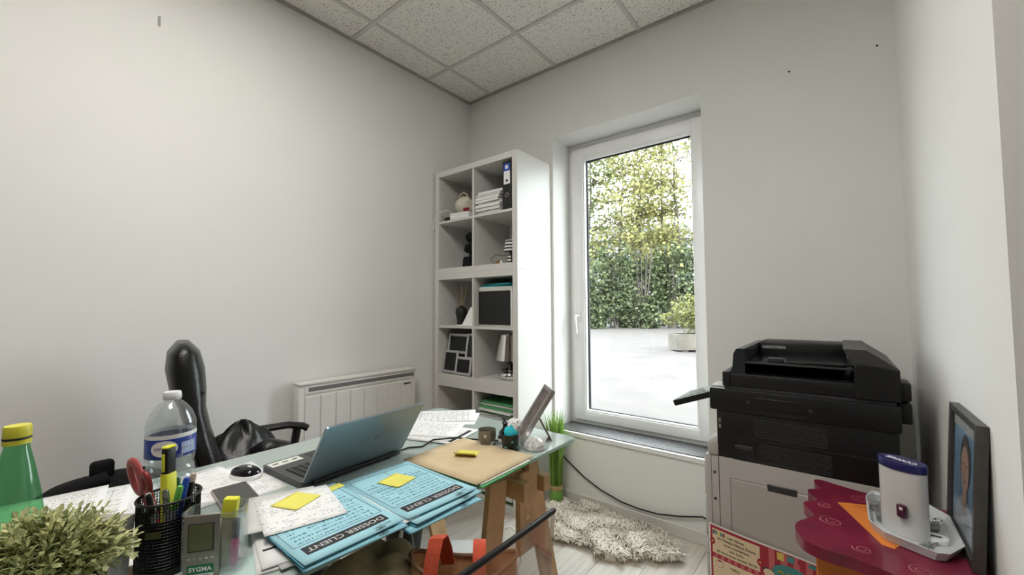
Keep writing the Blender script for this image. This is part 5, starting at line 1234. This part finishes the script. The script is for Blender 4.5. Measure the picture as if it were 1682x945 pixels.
t = thing('sheepskin_rug', 'shaggy cream sheepskin rug on the floor below the window', 'rug', (0, 0, 0))
outl = [(.86, -.14), (.90, -.06), (1.02, -.035), (1.15, -.04), (1.27, -.03), (1.40, -.04), (1.50, -.06), (1.60, -.10), (1.67, -.17), (1.685, -.225), (1.64, -.275), (1.56, -.32), (1.48, -.40), (1.41, -.46), (1.33, -.455), (1.28, -.41), (1.20, -.42), (1.10, -.455), (1.01, -.465), (.92, -.43), (.865, -.35), (.845, -.24)]
def inside(x, y):
    c_ = False; n = len(outl)
    for i in range(n):
        xa, ya = outl[i]; xb, yb = outl[i-1]
        if (ya > y) != (yb > y) and x < (xb-xa)*(y-ya)/(yb-ya)+xa: c_ = not c_
    return c_
fleece = mat('fleece_cream', (.84, .79, .70), .95, var=.10, vscale=7, spec=.1)
MB().prism(outl[::-1], 0, .012).obj('pelt', mat('pelt_cream', (.50, .45, .36), .95, var=.1), t)
fb = MB(); r4 = random.Random(23); cnt = 0
from math import sin, cos
while cnt < 15000:
    x_, y_ = r4.uniform(.84, 1.69), r4.uniform(-.47, -.03)
    if not inside(x_, y_): continue
    cnt += 1
    fld = sin(x_*21+3*sin(y_*17))+cos(y_*26+2*sin(x_*13)); a = fld*1.3+r4.uniform(-.7, .7)-.8
    L_ = r4.uniform(.022, .048); hz = r4.uniform(.016, .040)*(1.25 if fld > 0 else .9)
    d = Vector((cos(a), sin(a), 0)); s_ = Vector((-sin(a), cos(a), 0)); w_ = r4.uniform(.0022, .0046); p = Vector((x_, y_, .008))
    q1 = p+d*L_*.3+Vector((0, 0, hz*.8)); q2 = p+d*L_*.75+s_*r4.uniform(-.008, .008)+Vector((0, 0, hz)); q3 = p+d*L_*1.0+s_*r4.uniform(-.014, .014)+Vector((0, 0, hz*.6))
    if max(q1.y, q2.y, q3.y) > -.016: continue
    fb.add([p-s_*w_, p+s_*w_, q1-s_*w_, q1+s_*w_, q2-s_*w_*.8, q2+s_*w_*.8, q3], [(0, 1, 3, 2), (2, 3, 5, 4), (4, 5, 6)])
tag(fb.obj('fleece', fleece, t), kind='stuff')

# ================================================================== CLEAR CHAIR WITH BAG AND COAT
t = thing('clear_chair', 'transparent plastic chair with a black rim pulled up to the desk', 'chair', (1.60, -1.825, 0))
acr2 = clear_mat('chair_acrylic', (.93, .92, .91), .16, .05, body=(.62, .58, .55), fill=.12)
SZ = .45
MB().box(-.22, .20, -.215, .215, SZ-.012, SZ, .006).obj('seat', acr2, t, 40)
mb = MB()
def backf(u, v):
    yy = (u-.5)*.42; bow = -.045*(1-(2*u-1)**2); return (.205+.035*v+bow*-.35+.0, yy*(1-.03*v), SZ-.01+v*(.374+.012*math.sin(PI*u)))
nu, nv = 16, 10; vs_ = []; 
for off in (0, .006):
    for j in range(nv+1):
        for i in range(nu+1): p = backf(i/nu, j/nv); vs_.append((p[0]+off, p[1], p[2]))
N_ = (nu+1)*(nv+1); fs = []
for j in range(nv):
    for i in range(nu): a = j*(nu+1)+i; fs += [(a, a+nu+1, a+nu+2, a+1), (N_+a, N_+a+1, N_+a+nu+2, N_+a+nu+1)]
mb.add(vs_, fs).obj('backrest', acr2, t, 60)
MB().tube([tuple(Vector(backf(i/24, 1))+Vector((.003, 0, .003))) for i in range(25)], .0062, 8).obj('back_rim', black_pl, t, 60)
for u in (0, 1):
    MB().tube([tuple(Vector(backf(u, j/10))+Vector((.003, 0, 0))) for j in range(11)], .004, 6).obj('side_rim', acr2, t, 60)
for sx in (-.19, .18):
    for sy in (-.19, .19): MB().tube([(sx, sy, SZ-.012), (sx*1.08, sy*1.06, 0)], .011, 10).obj('leg', chrome, t, 60)
MB().tube([(.225, -.200, .665), (.10, -.205, .672), (-.05, -.190, .676), (-.115, -.165, .676)], .015, 10, flat=.8).obj('armrest', black_pl, t, 60)
MB().tube([(.10, -.205, SZ-.006), (.09, -.206, .665)], .009, 8).obj('arm_post', chrome, t, 60)
# straw bag with red handles
t = thing('straw_bag', 'tan straw tote bag with red felt handles on the clear chair', 'bag', (1.636, -1.690, SZ+.0005), rz=R(38))
straw = mat('straw_tan', (.58, .36, .19), .8, var=.2, vscale=40, bump=.6, bscale=70)
n = 40; vs_ = []; fs = []; zs = [(0, .80, .0), (.02, .95, .0), (.12, 1.0, 0), (.215, 1.0, 0)]
for z_, s_, _ in zs:
    for k in range(n):
        a = 2*PI*k/n; top = .018*math.cos(2*a) if z_ > .1 else 0
        vs_.append((.125*s_*math.cos(a), .055*s_*math.sin(a), z_+top))
for j in range(len(zs)-1):
    for k in range(n): fs.append((j*n+k, j*n+(k+1) % n, (j+1)*n+(k+1) % n, (j+1)*n+k))
fs.append(tuple(reversed(range(n)))); MB().add(vs_, fs).obj('bag_body', straw, t, 60)
MB().tube([(.125*math.cos(2*PI*k/n), .055*math.sin(2*PI*k/n), .215+.018*math.cos(4*PI*k/n)) for k in range(n+1)], .005, 6, cap=False).obj('bag_trim', mat('trim_brown', (.20, .11, .06), .8, var=.2), t, 60)
felt = mat('felt_red', (.55, .085, .04), .9, var=.12, vscale=60, bump=.3, bscale=200)
def strap(pts, wdt, th=.003):
    mb = MB(); vs_ = []; pts = [Vector(p) for p in pts]
    for i, p in enumerate(pts):
        vs_ += [p+Vector((-wdt/2, 0, 0)), p+Vector((wdt/2, 0, 0))]
    tn = [(pts[min(i+1, len(pts)-1)]-pts[max(0, i-1)]).normalized() for i in range(len(pts))]
    of = [Vector((1, 0, 0)).cross(q)*th for q in tn]; m_ = len(vs_)
    vs_ += [vs_[2*i+k]+of[i] for i in range(len(pts)) for k in range(2)]; fs = []
    for i in range(len(pts)-1): a = 2*i; fs += [(a, a+1, a+3, a+2), (m_+a+1, m_+a, m_+a+2, m_+a+3), (a+1, m_+a+1, m_+a+3, a+3), (m_+a, a, a+2, m_+a+2)]
    return mb.add(vs_, fs)
strap([(-.075, -.062, .05), (-.072, -.062, .16), (-.064, -.056, .25), (-.058, -.036, .285), (-.052, -.010, .278), (-.046, .012, .24), (-.042, .030, .19)], .032).obj('felt_handle', felt, t, 60)
strap([(.030, .040, .17), (.033, .035, .225), (.036, .015, .258), (.038, -.012, .262), (.040, -.040, .238), (.042, -.050, .20), (.042, -.062, .14)], .030).obj('felt_handle', felt, t, 60)
# contents
t = thing('pink_cloth', 'pale pink cloth seen through the clear chair back', 'cloth', (1.752, -1.745, SZ+.0005))
v_, f_ = lump(22, 12, .03, .07, .055, .07, random.Random(41)); MB().add(v_, f_).obj('cloth_body', mat('cloth_pink', (.60, .40, .36), .85, var=.2, vscale=20, bump=.3), t, 180); MB().tube([(-.01, -.05, .08), (.0, -.06, .12), (.005, -.03, .14), (.005, .0, .11)], .012, 8, flat=.4).obj('cloth_fold', MATS['cloth_pink'], t, 60)
# olive coat
t = thing('olive_coat', 'crumpled olive-green coat draped on the clear chair seat', 'coat', (1.462, -1.838, SZ+.0005), rz=.3)
def coat(u, v):
    x_ = (u-.5)*.30; y_ = (v-.5)*.36; rr_ = max(0, 1-((u-.5)*2)**2*.8)*max(0, 1-((v-.5)*2)**2*.85)
    ridg = abs(math.sin(u*7+v*4))*.035+abs(math.sin(v*9-u*5+1))*.022
    return (x_, y_, .02+.195*rr_**.6+ridg*rr_*1.3)
MB().sheet(coat, 28, 28, .012).obj('coat_body', mat('olive_cloth', (.30, .25, .14), .75, var=.25, vscale=18, bump=.4, bscale=90), t, 60)
MB().box(-.13, .13, -.16, .16, 0, .02, .008).obj('coat_underside', MATS['olive_cloth'], t)

# ================================================================== UNDER THE DESK
t = thing('waste_bin', 'black round waste bin with papers under the desk', 'bin', (.50, -1.00, 0))
MB().lathe([(.085, 0), (.115, .24), (.118, .24), (.118, .25), (.108, .25), (.082, .008)], 32, cap=False).lathe([(.085, 0), (.085, .008)], 32).obj('bin_body', black_pl, t, 50)
MB().box(-.02, .02, -.05, .05, .10, .30, 0, 1, Matrix.Rotation(.3, 4, 'Y')).obj('crumpled_paper', paper, t)
t = thing('laptop_bag', 'black laptop bag slumped on the floor behind the waste bin', 'bag', (.30, -.78, 0), rz=.4)
MB().box(-.19, .19, -.06, .06, 0, .30, .035, 4).obj('bag_body', blk_fab, t, 180); MB().tube([(-.07, 0, .29), (-.06, 0, .34), (.06, 0, .34), (.07, 0, .29)], .01, 8).obj('bag_handle', blk_fab, t, 60); MB().box(-.15, .15, -.072, -.055, .05, .20, .01).obj('front_pocket', dark_gr, t, 60)
t = thing('folding_stand', 'grey metal folding stand leaning by the waste bin', 'stand', (.66, -1.13, 0), rz=.5)
MB().bar((-.04, 0, .005), (.03, 0, .37), .022, .012).obj('stand_leg', silver, t); MB().bar((.06, .02, .005), (-.0, .02, .37), .022, .012).obj('stand_leg', dark_gr, t); MB().box(-.05, .07, -.02, .04, 0, .012).obj('stand_foot', dark_gr, t)
t = thing('power_block', 'black power block with a white cable beside the trestle leg', 'adapter', (.955, -.83, 0), rz=.7)
MB().box(-.035, .035, -.02, .02, 0, .035, .004).obj('block_body', black_pl, t, 40); MB().tube([(.02, 0, .03), (.03, 0, .10), (.05, .0, .16), (.10, 0, .18), (.14, 0, .15), (.15, 0, .01)], .004, 6).obj('white_cable', white_pvc, t, 60)
sheet('floor_sheet', 'white sheet of paper lying on the floor under the desk', 'paper', .80, -.86, .0005, .21, .297, .7, paper, th=.0005)
